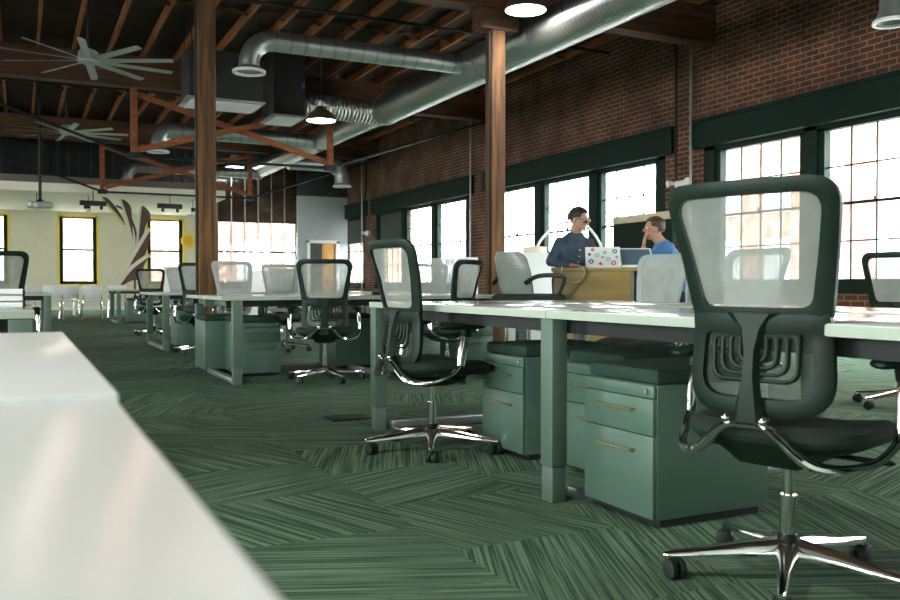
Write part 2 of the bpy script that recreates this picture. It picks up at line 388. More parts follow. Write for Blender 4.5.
def bay(a, b, n, blinds=()):
    m_ = .22; w = (b - a - m_ * (n + 1) + .12) / n; y = a + m_ - .06
    MBm = MB()
    # dark posts between the windows + side posts + sill board
    ys = [a]
    S('trim_%d' % (100 + int(a)), MB().span((WALLX - .10, a - .25, 3.03), (WALLX + .06, b + .20, 3.47), .01).span((WALLX - .13, a - .27, 3.43), (WALLX, b + .22, 3.49), .01), M['green_trim'])
    posts = MB(); k = a
    for i in range(n + 1):
        p0 = a + i * (b - a - m_) / n; posts.span((WALLX + .02, p0, .82), (WALLX + .16, p0 + m_, 3.05))
    posts.span((WALLX - .05, a, .74), (WALLX + .32, b, .88)); posts.span((WALLX + .02, a, 2.98), (WALLX + .32, b, 3.12))
    S('trim_%d' % (200 + int(a)), posts, M['green_trim'])
    for i in range(n):
        p0 = a + i * (b - a - m_) / n + m_; p1 = a + (i + 1) * (b - a - m_) / n
        window_x(p0, p1, WALLX + .11, .86, 3.02, 4, 4, blinds[i] if i < len(blinds) else 0)
bay(*BAYS[0], 3); bay(*BAYS[1], 3); bay(*BAYS[2], 3); bay(*BAYS[3], 3, (0, 0, .95)); bay(*BAYS[4], 3, (.75, 0, 0))
for a, b in ADDED_LBAYS: window_x(a, b, XL - .15, .5, 4.0, 6, 5)  # invented windows of the unseen left wall, added for their daylight

def window_y(x0, x1, y, z0, z1, cols, rows, yellow=True):
    WN_[0] += 1; f = .12
    fr = MB(); fr.span((x0, y - .05, z0), (x0 + f, y + .05, z1)); fr.span((x1 - f, y - .05, z0), (x1, y + .05, z1))
    fr.span((x0, y - .05, z0), (x1, y + .05, z0 + .10)); fr.span((x0, y - .05, z1 - .05), (x1, y + .05, z1))
    o = S('window_%d' % WN_[0], fr, M['green_trim']); a, b, c, d = x0 + f, x1 - f, z0 + .1, z1 - .05
    sb = MB()
    for i in range(1, cols): X = a + (b - a) * i / cols; sb.span((X - .009, y - .01, c), (X + .009, y + .01, d))
    for j in range(1, rows):
        z = c + (d - c) * j / rows; t = .035 if j == rows // 2 else .009; sb.span((a, y - .015, z - t), (b, y + .015, z + t))
    sb.build('sash_bars', M['green_trim'], o, False)
    MB().span((a, y + .016, c), (b, y + .02, d)).build('window_pane', M['glass'], o, False)
    if yellow:
        e = MB(); w = .06
        e.span((x0 - w, YB - .02, z0 - w), (x0, y, z1 + w)); e.span((x1, YB - .02, z0 - w), (x1 + w, y, z1 + w))
        e.span((x0 - w, YB - .02, z1), (x1 + w, y, z1 + w)); e.span((x0 - w, YB - .03, z0 - w), (x1 + w, y, z0))
        e.build('yellow_surround', M['yellow'], o, False)['label'] = 'yellow painted window surround'
    return o
for a, b in BWIN[:4]: window_y(a, b, YB + .12, .88, 3.15, 3, 4)
window_y(6.3, 9.45, YB + .12, .88, 3.2, 6, 4, False)

# baseboards
S('baseboard_back', MB().span((XL, YB - .03, 0), (5.9, YB, .12)), M['white'])

# lowered cream ceiling at the back with its dark front
S('ceiling_lowered', MB().span((XL, 25.3, 3.31), (5.3, YB, 3.54)), M['soffit'])
S('trim_1', MB().span((XL, 25.25, 3.54), (5.32, 25.32, 3.72)), M['fascia'])
fp = MB().span((XL, 28.2, 3.54), (5.3, 28.3, ZT))
for i in range(48): fp.span((XL + .3 * i, 28.12, 3.54), (XL + .3 * i + .10, 28.2, ZT))
S('trim_2', fp, M['dark_panel'])
# grey plaster room at the back right with its door
wall_with_holes('wall_grey_room', M['greywall'], 1, 27.6, 27.75, 8.1, WALLX, 0, 3.75, [(8.5, 9.4, 0, 2.25)])
S('wall_grey_room_top', MB().span((8.1, 27.6, 3.75), (WALLX, 27.75, ZT)), M['dark_panel'])
d = S('door_1', MB().span((8.40, 27.55, 0), (8.50, 27.78, 2.30)).span((9.40, 27.55, 0), (9.50, 27.78, 2.30)).span((8.40, 27.55, 2.22), (9.50, 27.78, 2.32)), M['white'])
MB().span((8.50, 27.66, .02), (8.95, 27.72, 2.22)).build('dark_door_panel', M['blind'], d, False)
MB().span((8.97, 27.64, .02), (9.38, 27.72, 2.22), .004).build('door_leaf', M['door_wood'], d)['label'] = 'orange wooden door leaf'
MB().tube([(9.03, 27.62, 1.0), (9.03, 27.57, 1.0), (9.14, 27.57, 1.0)], .012).build('door_handle', M['steel'], d)
# glass partition in front of the back right window
gp = S('wall_glass_partition', MB().span((5.4, 27.6, 0), (8.1, 27.68, .1)).span((5.4, 27.6, 4.75), (8.1, 27.68, ZT)).span((5.4, 27.58, 0), (5.55, 27.7, ZT)), M['dark_panel'])
for i in range(6):
    a = 5.55 + i * .425
    MB().span((a + .012, 27.63, .1), (a + .413, 27.642, 4.75)).build('glass_panel', M['partition_glass'], gp, False)
    if i: MB().span((a - .012, 27.62, .1), (a + .012, 27.66, 4.75)).build('panel_joint', M['galv'], gp, False)

# roof structure: joists along y, beams along x, posts and trusses
joff = .94
jx = [joff + .61 * k for k in range(-16, 15)]
for x in jx:
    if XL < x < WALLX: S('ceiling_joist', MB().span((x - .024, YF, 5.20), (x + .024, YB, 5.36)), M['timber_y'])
ROWS = [-3.7, 3.45, 10.6, 17.7, 24.85]
for y in ROWS:
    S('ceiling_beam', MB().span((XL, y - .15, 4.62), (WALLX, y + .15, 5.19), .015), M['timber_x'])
for yb_ in (14.1, 21.3, 28.9 - 2):
    for i in range(len(jx) - 1):
        x0, x1 = jx[i] + .03, jx[i + 1] - .03
        if x0 < -7 or x1 > WALLX: continue
        S('joist_bridging', MB().bar((x0, yb_, 5.22), (x1, yb_ + .02, 5.34), .03, .03).bar((x0, yb_ + .08, 5.34), (x1, yb_ + .08, 5.22), .035, .05), M['timber_x'])
for y in (17.7, 24.85):
    zb, zt = 3.38, 4.62
    for x in (1.98, 5.9):
        S('truss_post', MB().span((x - .06, y - .06, zb), (x + .06, y + .06, zt), .008), M['brace'])
        S('truss_shoe', MB().span((x - .12, y - .09, zb - .11), (x + .12, y + .09, zb), .01), M['iron'])
    S('truss_brace', MB().bar((2.05, y - .05, zb + .06), (5.85, y - .05, zt - .1), .07, .11), M['brace'])
    S('truss_brace', MB().bar((5.85, y + .06, zb + .06), (2.05, y + .06, zt - .1), .07, .11), M['brace'])
    S('truss_rod', MB().tube([(-1.9, y, 4.66), (1.98, y, zb - .06), (5.9, y, zb - .06), (9.8, y, 4.66)], .028, 8), M['iron'])
for y in (13.1, 20.2, 7.0):
    S('sprinkler_pipe', MB().tube([(-9, y, 5.1), (9.7, y, 5.1)], .03, 8), M['iron'])

def column(x, y, label):
    t = thing('timber_column', label, 'column', (x, y, 0))
    MB().span((-.105, -.105, 0), (.105, .105, 4.4), .018).build('post', M['timber'], t)
    MB().span((-.30, -.14, 4.33), (.30, .14, 4.62), .02).build('bolster', M['timber_x'], t)
    MB().span((-.12, -.12, 0), (.12, .12, .08), .005).build('base_plate', M['iron'], t)
    MB().tube([(-.12, -.06, .1), (-.12, -.06, 4.3)], .014, 8).build('conduit', M['iron'], t)
    return t
column(1.98, 10.55, 'square orange-brown timber post standing among the desks on the left')
column(5.9, 10.55, 'square timber post standing near the middle of the photo, behind the long bench')

# ------------------------------------------------------------------ outside
def out_building(axis, at, lo, hi, h, name, mt, label):
    t = thing(name, label, 'building', (0, 0, 0))
    mb = MB()
    if axis == 0: mb.span((at, lo, -1), (at + 8, hi, h))
    else: mb.span((lo, at, -1), (hi, at + 8, h))
    mb.build('facade', mt, t, False)
    k = 0
    u = lo + 1.6
    while u < hi - 2:
        for z in (1.2, 4.6, 8.0, 11.4):
            if z + 2 > h: continue
            f = MB(); p = MB()
            if axis == 0:
                f.span((at - .08, u - .12, z - .12), (at + .02, u + 1.52, z + 2.0)); p.span((at - .12, u, z), (at - .09, u + .67, z + 1.9)); p.span((at - .12, u + .73, z), (at - .09, u + 1.4, z + 1.9))
            else:
                f.span((u - .12, at - .08, z - .12), (u + 1.52, at + .02, z + 2.0)); p.span((u, at - .12, z), (u + .67, at - .09, z + 1.9)); p.span((u + .73, at - .12, z), (u + 1.4, at - .09, z + 1.9))
            fo = f.build('window', M['concrete'], t, False); p.build('pane', M['win_dark'], fo, False); k += 1
        u += 3.2
    c = MB()
    if axis == 0: c.span((at - .25, lo, h), (at + 8, hi, h + .4))
    else: c.span((lo, at - .25, h), (hi, at + 8, h + .4))
    c.build('cornice', M['concrete'], t, False)
out_building(0, 34, 4, 40, 13, 'brick_building', M['brick_out'], 'red brick building across the street, seen through the near chair mesh')
out_building(1, 50, -16, 22, 9.5, 'brick_building', M['brick_out2'], 'pale red brick building seen through the windows of the cream back wall')
S('ground', MB().span((-60, -30, -1.3), (70, 90, -1.2)), M['asphalt'])
# ================================================================== DESKS
def bench(x0, y0, L, D, along, label, units, group='desk benches', z=.75, cat='desk', foot_gap=.07):
    """along 0: long side runs +x from (x0,y0), depth +y.  along 1: long side runs +y, depth +x."""
    t = thing('bench_desk', label, cat, (x0, y0, 0), 0, group)
    def P(u, v, w): return (u, v, w) if along == 0 else (v, u, w)
    th = .033; half = D / 2
    for k in range(units):
        for side in (0, 1):
            u0, u1 = L * k / units + .002, L * (k + 1) / units - .002
            v0, v1 = (0, half - .02) if side == 0 else (half + .02, D)
            tp = MB().span(P(u0, v0, z - th), P(u1, v1, z), .003).build('worktop', M['desk'], t)
            e = MB()
            vv = v0 - .0015 if side == 0 else v1 + .0015
            e.span(P(u0, vv - .001, z - th + .003), P(u1, vv + .001, z - .003))
            if k == 0: e.span(P(u0 - .0025, v0, z - th + .003), P(u0 - .0005, v1, z - .003))
            if k == units - 1: e.span(P(u1 + .0005, v0, z - th + .003), P(u1 + .0025, v1, z - .003))
            e.build('edge_band', M['edge'], tp, False)
    MB().span(P(.02, half - .035, z - .10), P(L - .02, half + .035, z - th - .001)).build('cable_tray', M['leg'], t, False)
    for v in (.10, D - .10):
        MB().span(P(.05, v - .02, z - .09), P(L - .05, v + .02, z - th - .001)).build('support_rail', M['iron'], t, False)
    lw = .085
    for k in range(units + 1):
        u = min(max(L * k / units, .13), L - .05)
        if 0 < k < units: u = L * k / units
        for v in (.036, D - .036):
            lg = MB().span(P(u - lw / 2, v - .035, .14), P(u + lw / 2, v + .035, z - th - .001), .004)
            lg.span(P(u - lw / 2 + .004, v - .031, .0), P(u + lw / 2 - .004, v + .031, .138), .003)
            lg.build('leg', M['leg'], t)
        MB().span(P(u - .03, .12, .0), P(u + .03, D - .12, .045), .004).build('floor_bar', M['galv'], t)
        MB().span(P(u - .03, .12, z - .09), P(u + .03, D - .12, z - th - .002), .003).build('cross_bar', M['leg'], t)
    return t
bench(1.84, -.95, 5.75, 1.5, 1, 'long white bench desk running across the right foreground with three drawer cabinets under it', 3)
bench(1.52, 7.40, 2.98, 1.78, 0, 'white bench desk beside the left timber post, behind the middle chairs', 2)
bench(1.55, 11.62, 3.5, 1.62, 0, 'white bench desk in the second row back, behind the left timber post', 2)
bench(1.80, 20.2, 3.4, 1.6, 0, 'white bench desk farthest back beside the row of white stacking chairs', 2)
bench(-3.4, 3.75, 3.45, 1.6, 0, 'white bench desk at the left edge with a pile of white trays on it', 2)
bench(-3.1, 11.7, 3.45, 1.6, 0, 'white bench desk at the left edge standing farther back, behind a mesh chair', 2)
# foreground worktops (two, the farther a touch higher)
def solo_table(name, a, b, z, label):
    t = thing(name, label, 'desk', (a[0], a[1], 0), 0, 'white desks in the left foreground'); W, D_ = b[0] - a[0], b[1] - a[1]
    MB().span((0, 0, z - .034), (W, D_, z), .004).build('worktop', M['desk_near'], t)
    for x in (.08, W - .08):
        for y in (.08, D_ - .08): MB().span((x - .035, y - .035, 0), (x + .035, y + .035, z - .036), .004).build('leg', M['leg'], t)
    MB().span((.1, .06, z - .1), (W - .1, .1, z - .036)).build('support_rail', M['iron'], t, False)
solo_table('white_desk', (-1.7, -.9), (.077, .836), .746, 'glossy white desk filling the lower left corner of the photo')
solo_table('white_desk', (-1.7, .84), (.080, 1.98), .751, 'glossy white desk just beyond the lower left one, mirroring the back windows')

def pedestal(x, y, rz, label, w=.41, dp=.52, pad=True, proto=[None]):
    """front faces local -y"""
    if proto[0] is None:
        t = thing('drawer_pedestal', label, 'cabinet', (x, y, 0), rz, 'drawer cabinets under the desks'); proto[0] = t; h = .50
        MB().span((-w / 2, 0, .03), (w / 2, dp, h), .004).build('body', M['ped'], t)
        MB().span((-w / 2 + .02, .03, .0), (w / 2 - .02, dp - .03, .03)).build('plinth', M['iron'], t, False)
        MB().span((-w / 2 + .003, -.016, .455), (w / 2 - .003, -.001, h - .002), .002).build('top_rail', M['ped'], t)
        MB().disc_cyl((w / 2 - .04, -.017, .478), (w / 2 - .04, -.023, .478), .010, 12).build('lock', M['steel'], t)
        for z0, z1 in ((.325, .452), (.035, .322)):
            dr = MB().span((-w / 2 + .003, -.018, z0), (w / 2 - .003, -.001, z1), .002).build('drawer', M['ped'], t)
            zc = z1 - .045 if z1 > .4 else z1 - .06
            MB().tube([(-.10, -.018, zc), (-.10, -.034, zc), (.10, -.034, zc), (.10, -.018, zc)], .0055, 8).build('handle', M['brass'], dr)['label'] = 'satin brass bar handle'
        p = MB()
        for (zz_, s_) in ((h, .97), (h + .02, 1.0), (h + .045, 1.0), (h + .058, .95)):
            pass
        p.span((-w / 2 + .002, .0, h + .001), (w / 2 - .002, dp, h + .055), .016).build('seat_pad', M['ped_pad'], t)
        return t
    return dup(proto[0], (x, y, 0), rz, label)
# under the long bench (facing the aisle, local -y -> world -x means rz=-90)
pedestal(1.97, 2.58, R(-90), 'grey-green two-drawer cabinet nearest the camera under the long bench')
pedestal(2.24, 3.12, R(-90), 'grey-green two-drawer cabinet directly behind the thick middle leg of the long bench')
pedestal(2.17, 3.78, R(-90), 'grey-green two-drawer cabinet under the long bench just right of the swivel chair seen side-on')
pedestal(1.98, 8.02, 0, 'grey-green drawer cabinet under the bench beside the left timber post')
pedestal(1.80, 9.10, R(180), 'grey cabinet turned away under the far side of the bench by the left post')
pedestal(3.55, 7.85, 0, 'grey-green drawer cabinet under the middle bench, right of the chair seen from behind')
pedestal(4.15, 7.85, 0, 'grey-green drawer cabinet under the far right end of the middle bench')
pedestal(3.05, 8.9, R(180), 'grey cabinet turned away under the middle bench behind the chair seen from behind')
pedestal(2.1, 12.2, 0, 'drawer cabinet under the second-row bench seen left of the timber post')
pedestal(2.35, 20.5, 0, 'drawer cabinet under the farthest bench by the white stacking chairs')
pedestal(-.28, 4.1, 0, 'pale drawer cabinet under the left edge bench with the trays')

# ================================================================== SWIVEL CHAIRS
def back_y(z, x=0):
    pts = [(.44, -.215), (.55, -.205), (.66, -.195), (.74, -.205), (.88, -.235), (1.09, -.30)]
    for (a, b), (c, d_) in zip(pts, pts[1:]):
        if z <= c or (c, d_) == pts[-1]:
            t = (z - a) / (c - a); y = b + (d_ - b) * max(-.2, min(1.2, t)); break
    return y + .055 * (x / .25) ** 2
def rounded(corners, rad, k=7):
    """rounded polygon from (x,z) corners"""
    out = []; n = len(corners)
    for i in range(n):
        p = Vector(corners[i]); a = Vector(corners[i - 1]) - p; b = Vector(corners[(i + 1) % n]) - p
        r = min(rad[i], a.length * .49, b.length * .49); A = p + a.normalized() * r; B = p + b.normalized() * r
        for j in range(k + 1):
            t = j / k; out.append((1 - t) ** 2 * A + 2 * t * (1 - t) * p + t * t * B)
    return out
def dens(poly, m):
    """resample a closed polygon to m points"""
    n = len(poly); L = [0]
    for i in range(n): L.append(L[-1] + (poly[(i + 1) % n] - poly[i]).length)
    out = []
    for k in range(m):
        s = L[-1] * k / m; i = max(j for j in range(n) if L[j] <= s + 1e-9); d_ = L[i + 1] - L[i]
        out.append(poly[i].lerp(poly[(i + 1) % n], (s - L[i]) / d_ if d_ > 1e-9 else 0))
    return out
def ring(mb, outer, inner, thick, yo=0):
    secs = []
    for (po, pi) in zip(outer, inner):
        o1 = Vector((po.x, back_y(po.y, po.x) + yo - thick * .35, po.y)); i1 = Vector((pi.x, back_y(pi.y, pi.x) + yo - thick * .5, pi.y))
        m1 = (Vector((po.x * .6 + pi.x * .4, 0, po.y * .6 + pi.y * .4))); m1.y = back_y(m1.z, m1.x) + yo - thick * .62
        m2 = Vector((m1.x, back_y(m1.z, m1.x) + yo + thick * .5, m1.z))
        o2 = Vector((po.x, back_y(po.y, po.x) + yo + thick * .3, po.y)); i2 = Vector((pi.x, back_y(pi.y, pi.x) + yo + thick * .4, pi.y))
        secs.append([o1, m1, i1, i2, m2, o2])
    mb.loft(secs, cap=False, close=True)
def sheet(mb, loop, yo=0, rings=6):
    c = sum(loop, Vector((0, 0))) / len(loop); vs = [(c.x, back_y(c.y, c.x) + yo, c.y)]; fs = []; n = len(loop)
    for r in range(1, rings + 1):
        for p in loop: q = c.lerp(p, r / rings); vs.append((q.x, back_y(q.y, q.x) + yo, q.y))
    for j in range(n): fs.append((0, 1 + j, 1 + (j + 1) % n))
    for r in range(rings - 1):
        for j in range(n): k = (j + 1) % n; a = 1 + r * n; b = a + n; fs.append((a + j, b + j, b + k, a + k))
    mb.add(vs, fs)
def make_chair(label):
    t = thing('swivel_chair', label, 'chair', (0, 0, 0), 0, 'mesh-backed swivel office chairs')
    # star base
    for k in range(5):
        a = 2 * math.pi * k / 5 + R(18); dx, dy = math.cos(a), math.sin(a)
        leg = MB()
        secs = []
        for r_, w_, z0, z1 in ((.03, .030, .075, .125), (.12, .024, .075, .112), (.22, .018, .068, .095), (.335, .014, .062, .080), (.352, .008, .063, .076)):
            px, py = dx * r_, dy * r_
            secs.append([(px - dy * w_ * s_, py + dx * w_ * s_, z) for s_, z in ((-1, z0), (1, z0), (1, (z0 + z1) / 2), (.55, z1), (-.55, z1), (-1, (z0 + z1) / 2))])
        leg.loft(secs); lo = leg.build('base_leg', M['chrome'], t)
        cs = MB(); cx, cy = dx * .325, dy * .325; b = a + R(35 + 57 * k)
        wx, wy = math.cos(b), math.sin(b); off = .016
        for s_ in (-1, 1):
            c = Vector((cx + wy * .012 - wx * 0 , cy - wx * .012, .029))
            p = c + Vector((wx, wy, 0)) * off * s_
            cs.tube([p - Vector((wx, wy, 0)) * .010, p - Vector((wx, wy, 0)) * .007, p + Vector((wx, wy, 0)) * .007, p + Vector((wx, wy, 0)) * .010], [.022, .029, .029, .022], 16)
        cs.tube([(cx, cy, .045), (cx, cy, .066)], .011, 10)
        cs.ell((cx + wy * .006, cy - wx * .006, .046), (.022, .022, .014), nu=12, nv=6)
        cs.build('caster', M['rubber'], lo)
    MB().lathe([(.028, .06), (.036, .07), (.036, .115), (.030, .13), (.028, .14)]).build('hub', M['black'], t)
    MB().lathe([(.024, .13), (.024, .25)]).lathe([(.0145, .25), (.0145, .375)]).build('gas_column', M['chrome'], t)
    # mechanism
    m = MB()
    m.loft([[(x, y, z) for x, y in ((-w, -l), (w, -l), (w, l * .9), (-w, l * .9))] for z, w, l in ((.335, .05, .07), (.35, .085, .13), (.385, .10, .17), (.405, .12, .19))])
    m.tube([(.08, .02, .375), (.20, .03, .372), (.245, .03, .372)], .008, 8); m.tube([(-.08, .0, .375), (-.20, .0, .372), (-.25, .0, .372)], .008, 8)
    m.ell((.255, .03, .372), (.022, .013, .008), nu=10, nv=6); m.ell((-.26, .0, .372), (.022, .013, .008), nu=10, nv=6)
    m.build('mechanism', M['black'], t)
    # seat: lofted superellipse layers
    def se(w, l, yc, z, drop=0, n=40):
        out = []
        for k in range(n):
            a = 2 * math.pi * k / n; c, s_ = math.cos(a), math.sin(a); e = 2 / 3.6
            x = w * math.copysign(abs(c) ** e, c); y = l * math.copysign(abs(s_) ** e, s_)
            out.append((x, yc + y, z - drop * max(0, (y / l)) ** 3))
        return out
    MB().loft([se(.15, .17, .02, .392), se(.20, .21, .025, .400, .012), se(.235, .235, .025, .415, .02), se(.24, .24, .025, .425, .025)]).build('seat_pan', M['black'], t)
    MB().loft([se(.240, .240, .025, .425, .025), se(.252, .252, .025, .440, .03), se(.250, .250, .025, .462, .035), se(.225, .225, .02, .478, .035), se(.14, .14, .0, .472, .02), se(.05, .05, 0, .466)]).build('seat_cushion', M['fabric'], t)
    # back frame
    N = 72
    up_o = dens(rounded([(-.250, 1.07), (.250, 1.07), (.192, .69), (-.192, .69)], [.08, .08, .03, .03]), N)
    up_i = dens(rounded([(-.207, 1.030), (.207, 1.030), (.152, .735), (-.152, .735)], [.055, .055, .028, .028]), N)
    lo_o = dens(rounded([(-.192, .725), (.192, .725), (.208, .445), (-.208, .445)], [.02, .02, .11, .11]), N)
    lo_i = dens(rounded([(-.150, .665), (.150, .665), (.164, .492), (-.164, .492)], [.02, .02, .075, .075]), N)
    fr = MB(); ring(fr, up_o, up_i, .026); ring(fr, lo_o, lo_i, .030, -.002)
    fr.build('back_frame', M['black'], t)
    s1 = MB(); sheet(s1, up_i, .004, 7); s1.build('upper_mesh', M['mesh'], t)
    s2 = MB(); sheet(s2, lo_i, .004, 5); s2.build('lower_mesh', M['mesh_dark'], t)
    # lumbar pad with ribs, spine
    lp = MB()
    for q, (w, z0, z1, dd) in enumerate(((.125, .535, .665, .0), (.098, .552, .665, .0), (.072, .568, .665, .0), (.045, .582, .665, .0))):
        o = dens(rounded([(-w, z1), (w, z1), (w, z0), (-w, z0)], [.01, .01, .04, .04]), 40); i_ = dens(rounded([(-w + .011, z1 - .011), (w - .011, z1 - .011), (w - .011, z0 + .011), (-w + .011, z0 + .011)], [.008, .008, .032, .032]), 40)
        ring(lp, o, i_, .014, -.014)
    lp.build('lumbar_support', M['black'], t)
    sp = MB()
    secs = []
    for z, w, yo in ((.42, .050, -.03), (.47, .040, -.035), (.55, .024, -.034), (.62, .022, -.03), (.68, .040, -.02), (.72, .085, -.012)):
        y = back_y(z) + yo; secs.append([(-w, y + .008, z), (w, y + .008, z), (w * .6, y - .012, z), (-w * .6, y - .012, z)])
    sp.loft(secs); sp.build('back_spine', M['black'], t)
    # chrome yoke under the back carrying the arms
    half = [(0, -.262, .478), (.05, -.262, .476), (.085, -.258, .455), (.125, -.245, .415), (.17, -.225, .385), (.225, -.175, .378), (.275, -.11, .392), (.300, -.045, .43), (.305, -.01, .475)]
    path = catmull([(-x, y, z) for x, y, z in half[::-1]] + half[1:], 4)
    n_ = len(path); rs = [.013 + .007 * math.exp(-((abs(i - n_ / 2) - n_ * .22) / (n_ * .1)) ** 2) for i in range(n_)]
    yk = MB().tube(path, rs, 10, squash=.75)
    for s_ in (-1, 1): yk.ell((.052 * s_, -.268, .492), (.014, .014, .014), nu=10, nv=6)
    yk.build('arm_yoke', M['chrome'], t)
    for s_ in (-1, 1):
        MB().tube([(.305 * s_, -.012, .46), (.306 * s_, 0, .53), (.300 * s_, .02, .60)], [.015, .017, .016], 12, squash=1.4).build('arm_post', M['chrome'], t)
        MB().tube([(.300 * s_, .018, .595), (.296 * s_, .026, .635)], [.020, .024], 12, squash=1.5).build('arm_sleeve', M['black'], t)
        sec = []
        for y, w, z0, z1 in ((-.125, .012, .642, .650), (-.11, .032, .634, .662), (-.04, .042, .630, .666), (.06, .045, .630, .666), (.12, .040, .632, .663), (.145, .014, .642, .652)):
            xc = .290 * s_ - .012 * s_ * (y > .05)
            sec.append([(xc + w * math.cos(a), y, (z0 + z1) / 2 + (z1 - z0) / 2 * math.sin(a)) for a in [2 * math.pi * k / 12 for k in range(12)]])
        MB().loft(sec).build('arm_pad', M['black'], t)
    return t
near = make_chair('large black mesh swivel chair in the right foreground, nearest the camera')
near.location = (1.968, 1.80, 0); near.rotation_euler = (0, 0, R(-72))
def turn_base(c, a):
    for ch in c.children:
        if ch.name.startswith('base_leg'): ch.rotation_euler = (0, 0, R(a))
def chair(x, y, head, label, light=False, base=0):
    c = dup(near, (x, y, 0), R(-head), label); turn_base(c, base)
    if light:
        for ch in c.children:
            if ch.name.startswith('upper_mesh') or ch.name.startswith('back_frame'):
                ch.material_slots[0].link = 'OBJECT'
                ch.material_slots[0].material = M['mesh_light'] if ch.name.startswith('upper') else M['grey_frame']
    return c
chair(1.89, 4.04, 86, 'black mesh swivel chair seen side-on at the left end of the long bench', base=24)
chair(2.42, 7.42, 18, 'black mesh swivel chair seen squarely from behind at the middle bench', base=-8)
chair(3.46, 7.08, -32, 'black-framed mesh chair with its back just left of the middle timber post')
chair(3.87, 4.86, -96, 'grey-framed mesh chair across the long bench, in front of the wooden table', True)
chair(3.75, 3.88, -93, 'grey chair showing faintly through the mesh of the nearest chair', True)
chair(5.50, 4.02, 62, 'mesh chair cut off by the right edge of the photo beside the windows')
turn_base(near, -14)
# the nearest chair is leaned back a little
PV = Vector((0, -.17, .44)); TL = Matrix.Translation((0, 0, .055)) @ Matrix.Translation(PV) @ Matrix.Rotation(R(2), 4, 'X') @ Matrix.Translation(-PV)
for ch in near.children:
    if ch.name.split('.')[0] in ('back_frame', 'upper_mesh', 'lower_mesh', 'lumbar_support', 'back_spine'): ch.matrix_basis = TL
chair(2.20, 9.75, 172, 'pale grey mesh chair just right of the left timber post', True)
chair(2.02, 11.15, 15, 'dark-framed mesh chair half hidden behind the left timber post')
chair(3.02, 10.95, 185, 'pale grey mesh chair left of the centre chair, seen beyond the middle bench', True)
chair(4.62, 9.9, 200, 'pale chair tilted beyond the middle bench, behind the side-on chair', True)
chair(2.30, 13.9, 175, 'pale mesh chair behind the second-row bench, just left of the post', True)
chair(2.05, 15.6, 20, 'small dark-framed mesh chair in the distance left of the post, under the leaf sculpture')
chair(-.17, 8.1, 0, 'dark mesh chair at the left edge of the photo')
chair(3.9, 14.0, 190, 'distant pale mesh chair showing between the post and the centre chair', True)

# a shell-backed conference chair near the wooden table
def shell_chair(x, y, head, label):
    t = thing('drafting_chair', label, 'chair', (x, y, 0), R(-head))
    rows = ((.74, .20, -.20, .02), (.82, .245, -.235, .02), (.96, .25, -.26, .018), (1.09, .235, -.295, .016), (1.14, .17, -.31, .012))
    b = MB(); p = MB(); s1 = []; s2 = []
    for z, w, yy, th in rows:
        A = [R(-75 + 15 * k) for k in range(11)]
        s1.append([(w * math.sin(a), yy + .13 * (1 - math.cos(a)), z) for a in A] + [(w * .95 * math.sin(a), yy + .010 + .13 * (1 - math.cos(a)), z) for a in A[::-1]])
        s2.append([(w * .94 * math.sin(a), yy + .013 + .13 * (1 - math.cos(a)), z - .008) for a in A] + [(w * .88 * math.sin(a), yy + .013 + th + .13 * (1 - math.cos(a)), z - .008) for a in A[::-1]])
    b.loft(s1); b.build('back_shell', M['ribbed'], t); p.loft(s2); p.build('back_pad', M['fabric'], t)
    MB().loft([[(w * sx, l * sy, z) for sx, sy in ((-1, -.9), (-.8, -1), (.8, -1), (1, -.9), (1, .9), (.8, 1), (-.8, 1), (-1, .9))] for z, w, l in ((.68, .20, .20), (.70, .25, .25), (.75, .25, .25), (.77, .21, .21))]).build('seat', M['fabric'], t)
    for s_ in (-1, 1):
        MB().tube(catmull([(.235 * s_, -.22, .86), (.27 * s_, -.1, .925), (.28 * s_, .12, .93), (.27 * s_, .2, .90), (.24 * s_, .14, .74)], 4), .014, 8, squash=1.4).build('arm', M['black'], t)
    for k in range(5):
        a = R(30 + 72 * k); MB().tube([(0, 0, .11), (.28 * math.cos(a), .28 * math.sin(a), .06), (.30 * math.cos(a), .30 * math.sin(a), .0)], [.022, .014, .016], 8).build('leg', M['chrome'], t)
    MB().lathe([(.022, .09), (.022, .69)]).build('column', M['chrome'], t)
    MB().tube([(.20 * math.cos(a), .20 * math.sin(a), .30) for a in [2 * math.pi * k / 24 for k in range(25)]], .009, 6, False).bar((-.2, 0, .3), (.2, 0, .3), .012, .012).build('foot_ring', M['chrome'], t)
shell_chair(4.10, 6.72, 84, 'tall grey ribbed-back drafting chair with black seat between the middle post and the wooden table')

